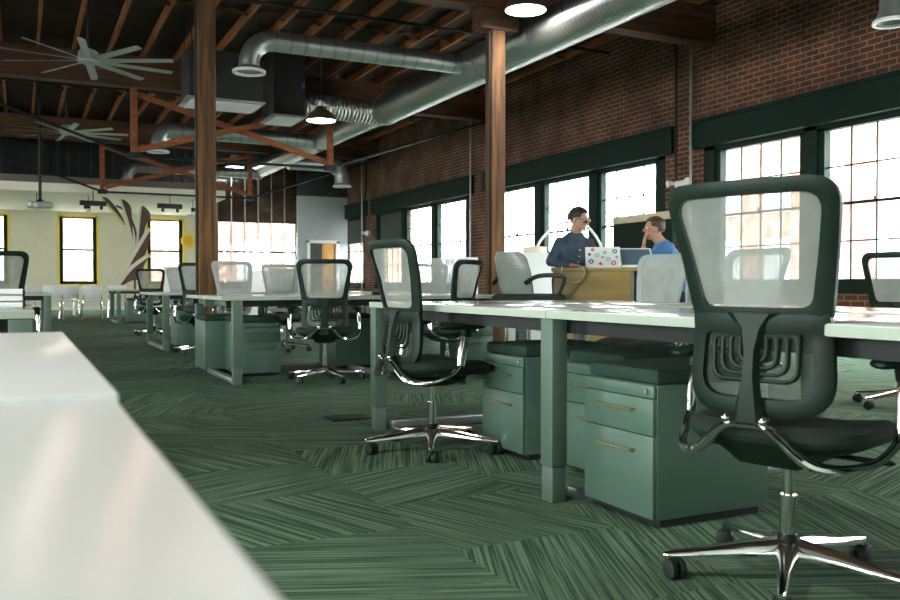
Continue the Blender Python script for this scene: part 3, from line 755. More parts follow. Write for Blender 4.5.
# white stacking chairs near the back wall
def stack_chair(x, y, rz, label, proto=[None]):
    if proto[0] is not None: return dup(proto[0], (x, y, 0), rz, label)
    t = thing('stacking_chair', label, 'chair', (x, y, 0), rz, 'white stacking chairs near the cream wall'); proto[0] = t
    b = MB(); secs = []
    for z, w, yy in ((.52, .20, .19), (.60, .215, .215), (.74, .235, .25), (.83, .24, .27), (.845, .20, .272)):
        secs.append([(w * k / 5, yy - .05 * (k / 5) ** 2, z) for k in range(-5, 6)] + [(w * k / 5, yy + .012 - .05 * (k / 5) ** 2, z) for k in range(5, -6, -1)])
    b.loft(secs); b.build('backrest', M['white'], t)
    MB().loft([[(w * sx, l * sy, z) for sx, sy in ((-1, -.8), (-.8, -1), (.8, -1), (1, -.8), (1, .8), (.8, 1), (-.8, 1), (-1, .8))] for z, w, l in ((.44, .21, .21), (.455, .23, .22), (.465, .22, .21))]).build('seat', M['white'], t)
    for sx in (-1, 1):
        MB().tube(catmull([(.21 * sx, .2, .60), (.215 * sx, .17, .44), (.235 * sx, .24, .02), (.235 * sx, .20, .012), (.235 * sx, -.20, .012), (.235 * sx, -.24, .03), (.215 * sx, -.17, .44)], 4), .010, 8).build('sled_leg', M['chrome'], t)
    return t
for x, y, w in ((-.55, 23.6, 'first of the near row, by the left edge of the photo'), (.10, 23.7, 'behind the left edge bench, left of the near row'), (.72, 23.6, 'left of the two in front under the narrow window'), (1.15, 24.6, 'set back between the two front ones'), (1.62, 23.6, 'right of the two in front under the narrow window'), (2.3, 24.7, 'set back just left of the farthest bench')):
    stack_chair(x, y, R(180 + random.uniform(-6, 6)), 'white stacking chair ' + w)
t = thing('training_table', 'long white table beyond the stacking chairs along the cream back wall', 'table', (-.6, 26.2, 0))
MB().span((0, 0, .72), (3.9, .7, .75), .004).build('tabletop', M['white_gloss'], t)
for x in (.1, 1.95, 3.8):
    for y in (.08, .62): MB().disc_cyl((x, y, 0), (x, y, .72), .02, 10).build('leg', M['steel'], t)
# pile of trays on the left bench
for k, (dz, w) in enumerate(((0, 1.0), (.028, 1.0), (.056, .98))):
    b = MB().span((-w, 0, 0), (0, .32, .004), .001)
    for a, c in (((-w, 0, 0), (0, .01, .024)), ((-w, .31, 0), (0, .32, .024)), ((-w, 0, 0), (-w + .01, .32, .024)), ((-.01, 0, 0), (0, .32, .024))): b.span(a, c)
    o = b.build('paper_tray', M['white'], None, False, loc=(.02, 4.15, .7505 + dz))
    tag(o, 'flat white tray on the left edge bench, %s of the pile of three' % ('bottom', 'middle', 'top')[k], 'tray', 'white trays piled on the left bench')

# ================================================================== WOODEN TABLE GROUP
tx, ty, trz = 4.66, 6.53, R(-34)
T_ = thing('wooden_table', 'golden-brown wooden standing table with a solid front panel between the two men', 'table', (tx, ty, 0), trz)
MB().span((-.37, 0, .975), (.98, .62, 1.008), .004).build('tabletop', M['box_wood'], T_)
MB().span((-.35, .012, .06), (.35, .035, .974), .002).build('front_panel', M['box_wood'], T_)
for x in (-.35, .325, .90):
    for y in (.04, .56): MB().span((x, y, 0), (x + .05, y + .04, .974), .003).build('leg', M['galv'] if x > 0 else M['box_wood'], T_)
TM = Matrix.Translation((tx, ty, 0)) @ Matrix.Rotation(trz, 4, 'Z')
def on_table(x, y, z=1.0085): return TM @ Vector((x, y, z))
def laptop(name, label, p, rz, back_to_cam):
    t = thing(name, label, 'laptop', p, rz)
    MB().span((-.17, -.12, .0), (.17, .12, .014), .004).build('base', M['white_gloss'], t)
    MB().span((-.15, -.06, .0142), (.15, .06, .0155)).build('keyboard', M['black'] if not back_to_cam else M['blue_s'], t, False)
    lid = MB(); rot = Matrix.Rotation(R(-32), 3, 'X')
    lid.box((0, .172, .100), (.315, .010, .205), rot, .004)
    lo = lid.build('lid', M['white_gloss'], t)
    MB().box((0, .1671, .1031), (.285, .003, .175), rot).build('screen', M['screen'], lo, False)
    if back_to_cam:
        rnd = random.Random(4); k = 0
        spots = [(-.11, .06, .022, 'dkgreen_s'), (.105, -.045, .024, 'dkgreen_s'), (-.10, -.06, .024, 'red'), (.05, .02, .022, 'blue_s'), (-.02, .05, .018, 'blue_s'), (.09, .08, .018, 'orange'), (-.05, -.02, .022, 'blue_s'), (.02, -.07, .016, 'red'), (.12, .03, .015, 'dkgreen_s'), (-.13, 0, .015, 'blue_s'), (.0, 0, .015, 'cable')]
        for sx, sz, r_, mm in spots:
            c = Vector((0, .172, .100)) + rot @ Vector((sx, .0055, sz)); n_ = rot @ Vector((0, 1, 0))
            MB().tube([c, c + n_ * .0008], r_, 14).build('sticker', M[mm], lo)
            if r_ > .02: MB().tube([c + n_ * .0009, c + n_ * .0014], r_ * .5, 12).build('sticker', M['white'], lo)
    return t
laptop('laptop', 'white laptop with round stickers on its lid, turned away on the wooden table', on_table(.11, .33), trz + R(176), True)
laptop('laptop', 'white laptop with its dark screen towards us, right end of the wooden table', on_table(.45, .20), trz + R(12), False)
o = MB().tube(catmull([(-.27, .2, 1.014), (-.27, .03, 1.014), (-.275, -.012, 1.0), (-.27, -.02, .93), (-.20, -.022, .875), (-.10, -.022, .885), (-.07, -.02, .95), (-.08, -.01, 1.005), (-.06, .10, 1.014)], 5), .005, 6).build('power_cable', M['cable'], None)
o.matrix_world = TM; tag(o, 'pale looped cable hanging over the front of the wooden table', 'cable')
o = MB().tube(catmull([(-.05, .2, 1.014), (-.05, .02, 1.014), (-.055, -.014, 1.0), (-.07, -.026, .92), (-.16, -.028, .80), (-.19, -.028, .74)], 5), .005, 6).build('power_cable', M['cable_dark'], None)
o.matrix_world = TM; tag(o, 'dark green cable hanging down the front of the wooden table', 'cable')

# low white partition, arched lamp, tall dark board behind the men
t = thing('low_partition', 'low white partition behind the man in the dark shirt', 'partition', (5.15, 8.9, 0))
MB().span((0, 0, .08), (1.78, .05, 1.23), .006).build('panel', M['white'], t)
for x in (.1, 1.64): MB().span((x, -.15, 0), (x + .05, .2, .08), .004).build('foot', M['galv'], t)
t = thing('arc_lamp', 'white arched lamp curving behind the head of the man in the dark shirt', 'lamp', (6.93, 9.4, 0))
MB().lathe([(.16, 0), (.16, .025), (.05, .04)]).build('base', M['white'], t)
MB().tube(catmull([(0, 0, .03), (0, 0, .9), (-.02, 0, 1.18), (-.12, 0, 1.42), (-.32, 0, 1.62), (-.56, 0, 1.66), (-.80, 0, 1.60), (-.98, 0, 1.45), (-1.06, 0, 1.34)], 6), .018, 10).build('arched_pole', M['white'], t)
MB().lathe([(.15, 1.20), (.15, 1.325), (.145, 1.325), (.145, 1.20)], (-1.10, 0, 0), 28, False).lathe([(.15, 1.325), (.012, 1.34)], (-1.10, 0, 0), 28).build('lamp_shade', mat('cream_shade', (.75, .68, .5), .7), t)
t = thing('tall_screen', 'tall dark green screen with a tan top, standing behind the seated man by the window', 'screen', (8.55, 10.0, 0))
MB().span((0, 0, .05), (.06, 1.42, 1.82), .004).build('panel', M['green_board'], t)
MB().span((-.01, 0, 1.82), (.07, 1.42, 1.935), .004).build('tan_top', M['tan'], t)['label'] = 'tan top band'
for y in (.1, 1.26): MB().span((-.18, y, 0), (.24, y + .05, .05), .004).build('foot', M['iron'], t)
# pale divider screens
for (x, y, w, h, l) in ((5.10, 10.9, .42, 1.22, 'grey mesh divider panel left of the middle post, left one of the pair'), (5.52, 10.9, .30, 1.24, 'white divider panel touching the left side of the middle timber post'),
                        (2.50, 17.6, .62, 1.20, 'white divider panel on the left, seen beside the left post under the second window'), (4.2, 17.9, .9, 1.15, 'white divider panel far back between the left post and the centre chair')):
    t = thing('desk_divider', l, 'divider', (x, y, 0), 0, 'pale divider panels')
    MB().span((0, 0, .06), (w, .04, h), .006).build('panel', M['mesh_light'] if 'mesh' in l else M['white'], t)
    for k in (.03, w - .08): MB().span((k, -.12, 0), (k + .05, .16, .06), .004).build('foot', M['galv'], t)
# small items
o = MB().span((-.06, -.03, 0), (.06, .03, .035), .006).build('desk_hub', M['black'], None, loc=(3.12, 7.9, .7505)); tag(o, 'small black box on the middle bench right of the chair seen from behind', 'box')
o = MB().span((-.03, -.06, 0), (.05, .06, .012), .004).build('phone', M['black'], None, loc=(3.95, 7.7, .7505)); tag(o, 'small dark phone lying on the middle bench beside the post', 'phone')
o = MB().span((-.125, -.09, 0), (.125, .09, .012), .003).build('floor_box', M['black'], None, loc=(1.86, 5.24, 0)); tag(o, 'dark square floor socket cover in the carpet left of the side-on chair', 'floor box')

# ================================================================== PEOPLE
def person(name, label, loc, rz, J, shirt_mat, hair_m, sleeve='long', glasses=False, head_turn=0, head_tilt=0, belly=None):
    """J: joint positions in local space, facing +y. Body is one voxel-fused surface; clothes and hair are its children."""
    t = MB
    def chain(mb, a, ra, b, rb):
        a, b = Vector(a), Vector(b); mb.tube([a, a.lerp(b, .33), a.lerp(b, .66), b], [ra, ra * .66 + rb * .34, ra * .34 + rb * .66, rb], 14); mb.ell(a, (ra,) * 3, nu=14, nv=8); mb.ell(b, (rb,) * 3, nu=14, nv=8)
    def torso(mb, g):
        P, C, N = Vector(J['pelvis']), Vector(J['chest']), Vector(J['neck']); secs = []
        sh = (Vector(J['shR']) - Vector(J['shL'])).normalized()
        fw = sh.cross(C - P).normalized() * -1
        rows = [(P - (C - P).normalized() * .06, .15, .10), (P, .165, .115), (P.lerp(C, .4), .145, .10), (P.lerp(C, .75), .165, .115), (C, .180, .12), (C.lerp(N, .42), .185, .095), (C.lerp(N, .68), .13, .08), (C.lerp(N, .88), .08, .065), (N, .06, .055)]
        for c, w, dpt in rows:
            secs.append([c + sh * (w + g) * math.cos(2 * math.pi * k / 20) + fw * (dpt + g) * math.sin(2 * math.pi * k / 20) for k in range(20)])
        mb.loft(secs)
    def fuse(mb, name_, m_, parent, vox):
        o = mb.build(name_, m_, parent, False)
        md = o.modifiers.new('r', 'REMESH'); md.mode = 'VOXEL'; md.voxel_size = vox
        sm = o.modifiers.new('s', 'SMOOTH'); sm.factor = .5; sm.iterations = 4
        dg = bpy.context.evaluated_depsgraph_get(); me = bpy.data.meshes.new_from_object(o.evaluated_get(dg)); o.modifiers.clear(); old = o.data; o.data = me
        me.name = name_
        if not me.materials: me.materials.append(m_)
        me.polygons.foreach_set('use_smooth', [True] * len(me.polygons)); bpy.data.meshes.remove(old); return o
    b = MB(); torso(b, 0)
    for s_ in 'LR':
        chain(b, J['sh' + s_], .050, J['el' + s_], .040); chain(b, J['el' + s_], .040, J['wr' + s_], .027)
        chain(b, J['hip' + s_], .082, J['kn' + s_], .055); chain(b, J['kn' + s_], .055, J['an' + s_], .038)
        chain(b, Vector(J['an' + s_]) + Vector((0, 0, -.03)), .034, Vector(J['an' + s_]) + Vector((0, .16, -.055)), .026)
        # hand: palm + five bent fingers
        w = Vector(J['wr' + s_]); hd = Vector(J['hd' + s_]).normalized(); up = Vector(J.get('hn' + s_, (0, 0, 1))).normalized(); sd = hd.cross(up).normalized(); sg = 1 if s_ == 'L' else -1
        b.tube([w, w + hd * .04, w + hd * .085], [.024, .034, .034], 12, squash=.5)
        for k, (o_, ln) in enumerate(((-.027, .062), (-.009, .072), (.009, .068), (.026, .052))):
            p0 = w + hd * .08 + sd * o_; p1 = p0 + hd * ln * .5 + sd * o_ * .12; p2 = p1 + hd * ln * .32 - up * .010; p3 = p2 + hd * ln * .2 - up * .012
            b.tube([p0 - hd * .02, p0, p1, p2, p3], [.0095, .0095, .009, .008, .006], 8)
        p0 = w + hd * .025 + sd * sg * .026; b.tube([p0, p0 + hd * .028 + sd * sg * .022, p0 + hd * .055 + sd * sg * .026, p0 + hd * .072 + sd * sg * .022], [.012, .0115, .010, .007], 8)
    # head (local to head centre, then turned)
    H_ = MB(); N = Vector(J['neck']); Hc = Vector(J['head']); HR = Matrix.Rotation(head_turn, 3, 'Z') @ Matrix.Rotation(head_tilt, 3, 'X')
    def hp(x, y, z): return Hc + HR @ Vector((x, y, z))
    b.tube([N - (Hc - N).normalized() * .04, N, hp(0, -.012, -.06)], [.062, .056, .055], 14)
    def he(mb, c, d): mb.ell(hp(*c), d, HR, 20, 14)
    he(b, (0, -.005, .025), (.074, .093, .088)); he(b, (0, .018, -.035), (.060, .070, .075)); he(b, (0, .045, -.088), (.032, .030, .024))
    b.tube([hp(0, .088, .012), hp(0, .108, -.025), hp(0, .098, -.034)], [.009, .014, .010], 10)      # nose
    he(b, (0, .083, .028), (.046, .012, .010)); he(b, (0, .081, -.058), (.025, .011, .007)); he(b, (0, .079, -.068), (.021, .011, .006))
    for sx in (-1, 1): he(b, (.077 * sx, -.010, -.010), (.009, .018, .031)); he(b, (.045 * sx, .06, -.02), (.022, .022, .02))
    root = fuse(b, name, M['skin'], None, .0065)
    root.location = loc; root.rotation_euler = (0, 0, rz); tag(root, label, 'person')
    # eyes
    for sx in (-1, 1):
        e = MB(); he2 = hp(.030 * sx, .078, .006); e.ell(he2, (.0115, .0115, .008), HR, 12, 8); eo = e.build('eye', M['sclera'], root)
        MB().ell(hp(.030 * sx, .0865, .006), (.0055, .0035, .0055), HR, 10, 6).build('iris', M['hair'], eo)
    # hair: shell over the skull, cut at hairline
    hb = MB(); nu, nv = 36, 18; vs = []; fs = []
    for i in range(nv + 1):
        th = math.pi * .66 * i / nv
        for j in range(nu):
            ph = 2 * math.pi * j / nu; x, y, z = math.sin(th) * math.cos(ph), math.sin(th) * math.sin(ph), math.cos(th)
            lim = .60 if y > .55 else (-.02 if y > .1 else (-.32 if y > -.2 else -.55))
            zz_ = max(z, lim) if z < lim else z
            k = 1.0 if z >= lim else .93
            nz = noise.noise(Vector((x, y, z)) * 6) * .006
            lift = .020 if z > .3 else .010
            vs.append(hp((.074 + lift * .6 + nz) * x * k, -.008 + (.093 + lift + nz) * y * k, .025 + (.088 + lift + nz) * (zz_ if z >= lim else lim)))
    for i in range(nv):
        for j in range(nu): k = (j + 1) % nu; fs.append((i * nu + j, (i + 1) * nu + j, (i + 1) * nu + k, i * nu + k))
    fs.append(tuple(range(nv * nu, (nv + 1) * nu)))
    hb.add(vs, fs)
    hb.build('hair', hair_m, root)
    if glasses:
        g = MB()
        for sx in (-1, 1):
            g.box(hp(.034 * sx, .098, .008), (.060, .008, .046), HR, .0025)
            g.bar(hp(.062 * sx, .094, .016), hp(.080 * sx, -.02, .008), .005, .010)
        g.bar(hp(-.01, .100, .016), hp(.01, .100, .016), .006, .006); g.build('sunglasses', M['lens'], root)['label'] = 'dark sunglasses'
    # shirt
    s = MB(); torso(s, .017)
    if sleeve == 'long':
        for k in 'LR':
            chain(s, J['sh' + k], .058, J['el' + k], .050); chain(s, J['el' + k], .050, Vector(J['el' + k]).lerp(Vector(J['wr' + k]), .93), .038)
    else:
        for k in 'LR': chain(s, J['sh' + k], .064, Vector(J['sh' + k]).lerp(Vector(J['el' + k]), .6), .060)
    so = fuse(s, 'shirt', shirt_mat, root, .009)
    N2 = Vector(J['neck'])
    if sleeve == 'long':
        c = MB(); secs = []
        for r_, dz in ((.075, -.03), (.070, .012), (.066, .012), (.07, -.03)): secs.append([N2 + Vector((r_ * math.cos(a), r_ * .95 * math.sin(a) + .005, dz + (.0 if math.sin(a) < .5 else -.018))) for a in [2 * math.pi * k / 20 for k in range(20)]])
        c.loft(secs, False, True); c.build('collar', shirt_mat, so)
        C, P = Vector(J['chest']), Vector(J['pelvis'])
        fwd = Vector((0, 1, 0)); ax = (C - P).normalized(); nrm = (fwd - ax * fwd.dot(ax)).normalized()
        for q in range(5):
            p = P.lerp(C, .25 + .22 * q) + nrm * .135
            MB().tube([p - nrm * .01, p + nrm * .006], .006, 8).build('button', M['white'], so)
    tr = MB()
    for k in 'LR': chain(tr, J['hip' + k], .098, J['kn' + k], .072); chain(tr, J['kn' + k], .072, J['an' + k], .058)
    P = Vector(J['pelvis']); tr.ell(P + Vector((0, 0, -.03)), (.175, .13, .12)); fuse(tr, 'trousers', M['trouser'], root, .011)
    for k in 'LR':
        A = Vector(J['an' + k]); sh_ = MB(); sh_.ell(A + Vector((0, .05, -.055)), (.050, .145, .034)); sh_.ell(A + Vector((0, -.02, -.03)), (.045, .06, .05)); sh_.build('shoe', M['black'], root)
    return root
# standing man leaning with one hand on the table, looking to the right
J1 = dict(pelvis=(0, -.06, .93), chest=(.0, .03, 1.20), neck=(.0, .085, 1.365), head=(.0, .135, 1.495), shL=(-.165, .055, 1.27), shR=(.165, .055, 1.27),
          elL=(-.27, .03, 1.09), wrL=(-.13, .23, 1.045), hdL=(.75, .75, -.12), elR=(.26, .04, 1.08), wrR=(.15, .24, 1.045), hdR=(-.5, .9, -.12),
          hipL=(-.09, -.06, .89), hipR=(.09, -.06, .89), knL=(-.10, -.01, .48), knR=(.11, -.03, .48), anL=(-.10, -.10, .09), anR=(.13, -.08, .09))
pm = on_table(-.18, .85, 0)
person('person', 'man in dark sunglasses and dark blue shirt standing with hands on the wooden table', (pm.x, pm.y, 0), trz + R(180 + 28), J1, M['denim'], M['hair'], 'long', True, head_turn=R(38), head_tilt=R(-12))
# second man sitting on a high stool, chin on hand, facing left
J2 = dict(pelvis=(0, -.08, .80), chest=(0, .04, 1.12), neck=(0, .10, 1.285), head=(0, .165, 1.415), shL=(-.18, .06, 1.215), shR=(.18, .06, 1.215),
          elL=(-.12, .30, 1.055), wrL=(-.025, .275, 1.225), hdL=(-.0, -.12, 1.0), hnL=(0, 1, 0), elR=(.20, .28, 1.055), wrR=(.04, .44, 1.04), hdR=(-.8, .5, -.05),
          hipL=(-.09, -.06, .76), hipR=(.09, -.06, .76), knL=(-.12, .34, .66), knR=(.12, .34, .66), anL=(-.11, .26, .25), anR=(.11, .26, .25))
ps = Vector((5.92, 6.95, 0))
person('person', 'man in a blue t-shirt, chin on hand, at the right end of the wooden table', (ps.x, ps.y, 0), trz + R(96), J2, M['tee'], M['hair2'], 'short', False, head_tilt=R(4))
t = thing('bar_stool', 'high black stool under the man in the blue t-shirt', 'stool', (ps.x, ps.y, 0), trz + R(96))
MB().lathe([(.15, .60), (.18, .615), (.18, .645), (.14, .66)], (0, -.05, 0)).build('seat', M['fabric'], t)
for k in range(4):
    a = R(45 + 90 * k); MB().tube([(.10 * math.cos(a), -.05 + .10 * math.sin(a), .60), (.21 * math.cos(a), -.05 + .21 * math.sin(a), 0)], .013, 8).build('leg', M['iron'], t)
MB().tube([(.18 * math.cos(a), -.05 + .18 * math.sin(a), .22) for a in [2 * math.pi * k / 24 for k in range(25)]], .009, 6, False).build('foot_ring', M['iron'], t)

# ================================================================== CEILING SERVICES
def ringd(mb, c, r, w, h):
    n = 28; mb.lathe([(r, -h), (r, 0), (r - w, 0), (r - w, -h), (r, -h)], c, n, False)
t = thing('main_duct', 'big silver spiral duct running the length of the ceiling near the window wall', 'duct')
DX, DZ = 6.6, 4.36
MB().tube([(DX, -2, DZ), (DX, 7.9, DZ), (DX, 16.3, DZ)], .30, 32).build('spiral_pipe', M['spiral'], t)
MB().tube([(DX, 16.3, DZ), (DX, 16.8, DZ)], [.315, .24], 32).build('reducer', M['galv'], t)
MB().tube([(DX, 16.8, DZ), (DX, 26.8, DZ)], .235, 28).build('narrow_pipe', M['spiral'], t)
for y, r in ((7.6, .315), (12.0, .312), (16.2, .318), (20.5, .245), (24.2, .245), (26.8, .25)): MB().tube([(DX, y, DZ), (DX, y + .06, DZ)], r, 32).build('coupling_ring', M['galv'], t)
for y in (2, 6.2, 9.5, 13.2, 18.2, 22): MB().tube([(DX - .3, y, DZ), (DX - .3, y, 5.34)], .006, 6).build('hanger_strap', M['iron'], t)
def branch(x0, x1, y, z, r, drop, label, ring_r, mt='spiral_x'):
    """pipe from the main duct at x1 to an elbow at x0 that turns down"""
    t = thing('branch_duct', label, 'duct'); s_ = 1 if x1 > x0 else -1
    MB().tube([(x1, y, z), (x0 + s_ * .36, y, z)], r, 24).build('pipe', M[mt], t)
    p = [(x0 + s_ * (.36 - .36 * math.sin(a)), y, z - .36 + .36 * math.cos(a)) for a in [R(90 * k / 8) for k in range(9)]]
    MB().tube(p + [(x0, y, z - .36 - drop)], r * 1.01, 24).build('elbow', M['galv'], t)
    g = MB(); ringd(g, (x0, y, z - .36 - drop), ring_r, .045, .035); g.build('outlet_ring', M['white'], t)
    MB().tube([(x0, y, z - .36 - drop + .06), (x0, y, z - .36 - drop)], [r, ring_r - .02], 24, False).build('outlet_cone', M['galv'], t)
    for x in (x0 + s_ * .5, (x0 + x1) / 2): MB().tube([(x, y, z), (x, y, 5.34)], .005, 6).build('hanger_strap', M['iron'], t)
branch(2.95, DX, 12.45, 4.36, .145, .10, 'silver branch duct curving down to a white ring outlet at the upper left', .235)
branch(2.80, DX, 20.5, 4.34, .17, .12, 'silver branch duct in the distance behind the left timber post', .25)
branch(2.75, DX, 26.4, 4.22, .15, .12, 'farthest silver branch duct above the leaf sculpture', .22)
branch(8.15, DX, 23.4, 4.22, .21, .22, 'short silver branch duct turning down beside the brick wall', .26)
def plenum(x0, x1, y0, y1, z0, z1, label):
    t = thing('air_handler_box', label, 'air vent')
    MB().span((x0, y0, z0), (x1, y1, z1), .01).build('box', M['duct_dark'], t)
    MB().span((x0 - .05, y0 - .1, z0 - .03), (x1 + .02, y1, z0 - .002), .005).build('vent_panel', M['galv'], t)
    g = MB()
    for k in range(12): y = y0 + (y1 - y0) * (k + .5) / 12; g.span((x0 + .04, y - .008, z0 - .05), (x1 - .04, y + .008, z0 - .031))
    g.build('louvre', M['white'], t, False)
    for x in (x0 + .05, x1 - .05):
        for y in (y0 + .05, y1 - .05): MB().tube([(x, y, z1 - .02), (x, y, 5.34)], .008, 6).build('hanger_rod', M['iron'], t)
plenum(4.25, 4.85, 16.0, 16.9, 4.02, 5.19, 'dark ceiling box with a pale vent panel underneath, joined to the flexible duct')
plenum(2.5, 3.72, 14.7, 15.5, 3.93, 4.73, 'dark ceiling box with a silver underside directly right of the left post')
t = thing('flexible_duct', 'ribbed foil flexible duct from the dark ceiling box to the main duct', 'duct')
fx = MB(); n = 90; P = []; rr = []
for i in range(n): x = 4.86 + (DX - 4.95) * i / (n - 1); P.append((x, 16.45, 4.30 + .03 * math.sin(i / n * 3))); rr.append(.235 + .012 * math.sin(i * 1.5))
fx.tube(P, rr, 24); fx.build('foil_hose', M['flex'], t)
o = MB().span((0, 0, 0), (.004, .06, .09)).build('blue_tape', M['blue_tape'], None, False, loc=(4.78, 15.99, 4.55)); o.rotation_euler = (0, 0, R(-90)); tag(o, 'small piece of blue tape on the dark ceiling box', 'tape')

def fan(x, y, z, rz, label):
    t = thing('ceiling_fan', label, 'fan', (x, y, z), rz, 'large ceiling fans')
    MB().lathe([(.05, .18), (.14, .14), (.16, .03), (.15, -.03), (.06, -.06)]).build('motor_hub', M['blade'], t)
    MB().tube([(0, 0, .15), (0, 0, 5.34 - z)], .025, 10).build('down_rod', M['iron'], t)
    MB().lathe([(.10, 5.40 - z), (.10, 5.34 - z)]).build('ceiling_mount', M['galv'], t)
    for k in range(10):
        a = 2 * math.pi * k / 10; rot = Matrix.Rotation(a, 3, 'Z'); tl = Matrix.Rotation(R(-14), 3, 'X'); b = MB(); secs = []
        for u, w in ((.12, .055), (.35, .062), (.9, .06), (1.28, .058), (1.31, .05)):
            secs.append([rot @ (Vector((u, 0, 0)) + tl @ Vector((0, q * w, h))) for q, h in ((-1, 0), (0, .010), (1, 0), (0, -.004))])
        b.loft(secs); b.build('fan_blade', M['blade'], t)
    return t
fan(.98, 14.68, 4.33, R(10), 'ten-bladed pale ceiling fan at the upper left, the nearer and larger one')
fan(.98, 21.6, 4.30, R(24), 'ten-bladed pale ceiling fan farther back, below and left of the larger one')

def pendant(x, y, z, label, watts=40):
    t = thing('pendant_lamp', label, 'lamp', (x, y, z), 0, 'industrial pendant lamps')
    MB().lathe([(.275, 0), (.27, .03), (.22, .13), (.12, .20), (.09, .26), (.088, .26), (.10, .205), (.19, .13), (.255, .03), (.268, 0)], n=32, cap=False).build('lamp_shade', M['shade_out'], t)
    MB().lathe([(.262, .004), (.20, -.012), (.05, -.02)], n=32).build('diffuser', M['lampglow'], t)
    MB().lathe([(.07, .22), (.09, .25), (.09, .36), (.05, .38)]).span((-.13, -.06, .27), (.13, .06, .38), .02).build('ballast_housing', M['galv'], t)
    MB().tube([(0, 0, .36), (0, 0, 5.34 - z)], .012, 8).build('cord', M['iron'], t)
    d_ = bpy.data.lights.new('lamp_light', 'AREA'); d_.shape = 'DISK'; d_.size = .5; d_.energy = watts; d_.color = (1, .96, .92)
    lo = bpy.data.objects.new('lamp_light', d_); COL.objects.link(lo); lo.parent = t; lo.location = (0, 0, -.03)
    return t
pendant(5.9, 9.75, 4.40, 'round glowing pendant lamp at the top beside the middle timber post')
pendant(5.0, 15.5, 3.87, 'glowing pendant lamp hanging near the flexible duct')
pendant(5.9, 1.25, 4.40, 'unseen pendant lamp added for light above the near end of the long bench', 40)  # out-of-view lamp continuing the row, added as a light source
pendant(-1.2, 1.25, 4.40, 'unseen pendant lamp added to light the white desks in the left foreground', 55)  # lamp out of view, added to brighten the foreground desks
pendant(5.95, 27.0, 4.46, 'farthest glowing pendant lamp just right of the left post')
# outlet ring at the right edge
t = thing('ceiling_outlet', 'white ring air outlet at the top right corner of the photo', 'air vent', (7.16, 5.39, 3.26))
g = MB(); ringd(g, (0, 0, 0), .17, .03, .03); g.build('outlet_ring', M['white'], t)
MB().lathe([(.15, 0), (.11, .10), (.11, 1.0)], n=24, cap=False).build('drop_pipe', M['galv'], t)
MB().tube([(0, 0, .98), (0, 0, 1.10), (-.26, 0, 1.12)], .11, 20).build('elbow', M['galv'], t)
# projector
t = thing('ceiling_projector', 'grey ceiling projector on a pole in front of the cream lowered ceiling', 'projector', (.43, 22.1, 2.68))
MB().loft([[(w * c_[0], l * c_[1], z) for c_ in ((-1, -.7), (-.7, -1), (.7, -1), (1, -.7), (1, .7), (.7, 1), (-.7, 1), (-1, .7))] for z, w, l in ((-.07, .22, .18), (-.05, .27, .22), (.04, .28, .23), (.07, .22, .18))]).build('body', M['blade'], t)
MB().tube([(0, 0, .05), (0, 0, 5.34 - 2.68)], .035, 10).build('pole', M['iron'], t)
MB().lathe([(.10, .06), (.05, .13)]).build('mount', M['iron'], t)
MB().disc_cyl((-.1, -.22, -.02), (-.1, -.26, -.02), .05, 16).build('lens', M['white'], t)
# track lights hanging from the rear truss rod
def track(x, y, label):
    t = thing('track_light', label, 'lamp', (x, y, 3.02), R(8), 'black track lights')
    MB().span((-.33, -.06, -.08), (.33, .06, .05), .01).build('bar', M['iron'], t)
    MB().tube([(0, 0, .05), (0, 0, .33)], .012, 8).build('stem', M['iron'], t)
    for sx in (-.2, .2): MB().disc_cyl((sx, -.02, -.10), (sx, -.05, -.16), .04, 12).build('spot_head', M['iron'], t)
track(1.75, 24.86, 'black track light under the truss, left of the leaf sculpture')
track(3.70, 24.86, 'black track light under the truss, right of the leaf sculpture')
def spot(x, y, z, label):
    t = thing('spotlight', label, 'lamp', (x, y, z), 0, 'small spotlights under the lowered ceiling')
    MB().tube([(0, 0, .12), (0, -.02, .0)], .055, 12).build('housing', M['iron'], t); MB().tube([(0, -.02, 0), (0, -.03, -.08)], [.05, .075], 14).build('reflector', M['white'], t)
    MB().tube([(0, 0, .1), (0, 0, 3.31 - z)], .012, 8).build('stem', M['iron'], t)
spot(.42, 25.9, 2.95, 'small white spotlight under the projector'); spot(1.72, 26.2, 2.96, 'small spotlight above the narrow window'); spot(4.5, 25.9, 2.95, 'small spotlight right of the leaf sculpture')

# leaf sculpture
t = thing('leaf_sculpture', 'tall dark brown leaf-shaped sculpture with cream edges by the back windows', 'sculpture', (0, 25.7, -.06))
LV = [[(2.03, 3.29), (2.2, 3.27), (2.48, 2.92), (2.63, 2.57), (2.33, 2.92)],
      [(2.51, 3.27), (2.67, 3.21), (2.78, 3.05), (2.80, 2.77), (2.82, 2.44), (2.84, 1.99), (2.72, 2.54), (2.61, 2.93)],
      [(3.04, 3.09), (3.2, 3.02), (3.28, 2.90), (3.28, 2.72), (3.18, 2.62), (3.07, 2.22), (2.85, 1.6), (2.92, 2.0), (2.96, 2.38)],
      [(3.27, 2.48), (3.22, 2.0), (3.05, 1.6), (2.78, 1.28), (2.51, 1.01), (2.70, 1.50), (2.98, 2.02)],
      [(3.26, 1.74), (3.10, 1.45), (3.05, 1.10), (2.75, 1.02), (2.38, .82), (2.69, 1.30), (2.96, 1.55)]]
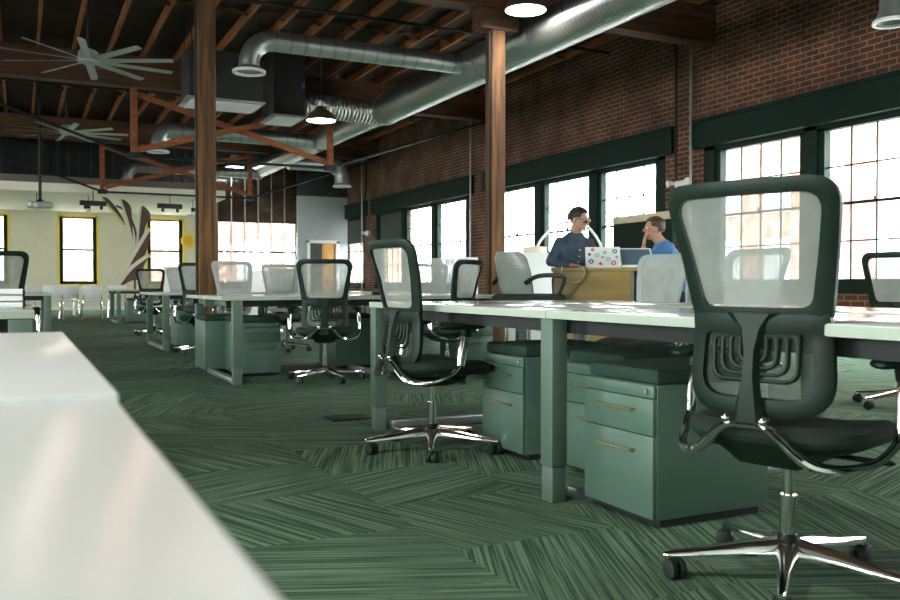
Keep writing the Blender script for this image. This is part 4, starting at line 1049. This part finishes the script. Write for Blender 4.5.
for i, lv in enumerate(LV):
    pts = [Vector(p) for p in lv]; c = sum(pts, Vector((0, 0))) / len(pts); y0 = -.03 * i
    pl = dens([Vector((p.x, p.y)) for p in catmull([Vector((p.x, p.y, 0)) for p in pts], 4, True)], 40)
    b = MB().prism([(p.x, p.y) for p in pl], 1, y0, y0 - .05); lf = b.build('leaf', M['leaf_brown'], t)
    e = MB(); n = len(pl); w = .05
    for k in range(n):
        p, q = pl[k], pl[(k + 1) % n]
        side = (q - p).normalized(); nn = Vector((side.y, -side.x))
        if k >= n * .5: e.bar((p.x, y0 - .03, p.y), (q.x, y0 - .03, q.y), .08, .10 if i >= 3 else w)
    e.build('leaf_edge', M['leaf_yellow'] if i == 0 else M['leaf_cream'], lf, False)['label'] = 'cream leaf edge' if i else 'yellow leaf edge'
MB().tube(catmull([(2.9, .02, .08), (2.88, .02, .8), (2.9, .02, 1.5), (2.92, .02, 2.3), (2.7, .02, 2.9), (2.4, .02, 3.1)], 5), .03, 8).build('stem', M['leaf_brown'], t)
MB().lathe([(.25, .06), (.25, .09), (.06, .11)], (2.9, 0, 0)).build('base', M['iron'], t)
# yellow round sign by the second window
t = thing('round_sign', 'yellow half-round wall sign beside the second back window', 'sign', (5.38, 31.98, 2.42))
MB().tube([(0, 0, 0), (0, -.05, 0)], .25, 28).build('disc', M['yellow'], t)
MB().tube([(.0, -.05, 0), (0, -.07, 0)], .17, 28).build('inner_disc', mat('amber_paint', (.8, .42, .04), .6), t)

# fittings on the brick wall
t = thing('emergency_light', 'white twin-head emergency light on the brick pier above the men', 'lamp', (9.8, 11.15, 2.50))
MB().span((-.11, -.14, -.06), (-.002, .14, .06), .02).build('housing', M['white'], t)
for s_ in (-1, 1): MB().tube([(-.08, .14 * s_, .02), (-.11, .22 * s_, .03), (-.17, .24 * s_, .02)], [.02, .045, .06], 14).build('lamp_head', M['white'], t)
t = thing('emergency_light', 'small white emergency light on the far brick pier near the grey room', 'lamp', (9.8, 25.55, 2.45))
MB().span((-.11, -.14, -.06), (-.002, .14, .06), .02).build('housing', M['white'], t)
for s_ in (-1, 1): MB().tube([(-.08, .14 * s_, .02), (-.11, .22 * s_, .03), (-.17, .24 * s_, .02)], [.02, .045, .06], 14).build('lamp_head', M['white'], t)
for y, z0, l in ((11.2, 2.58, 'dark conduit dropping to the emergency light above the men'), (10.84, 0, 'full-height grey conduit on the brick pier beside the emergency light'), (18.45, 0, 'grey conduit on the brick pier behind the middle timber post'), (25.45, 2.56, 'dark conduit dropping to the far emergency light'), (25.8, 0, 'full-height conduit on the far brick pier')):
    o = MB().tube([(0, 0, z0), (0, 0, 5.19)], .022, 8).build('conduit', M['galv'] if z0 < 1 else M['iron'], None, loc=(9.64, y, 0)); tag(o, l, 'pipe', 'conduits on the brick piers')
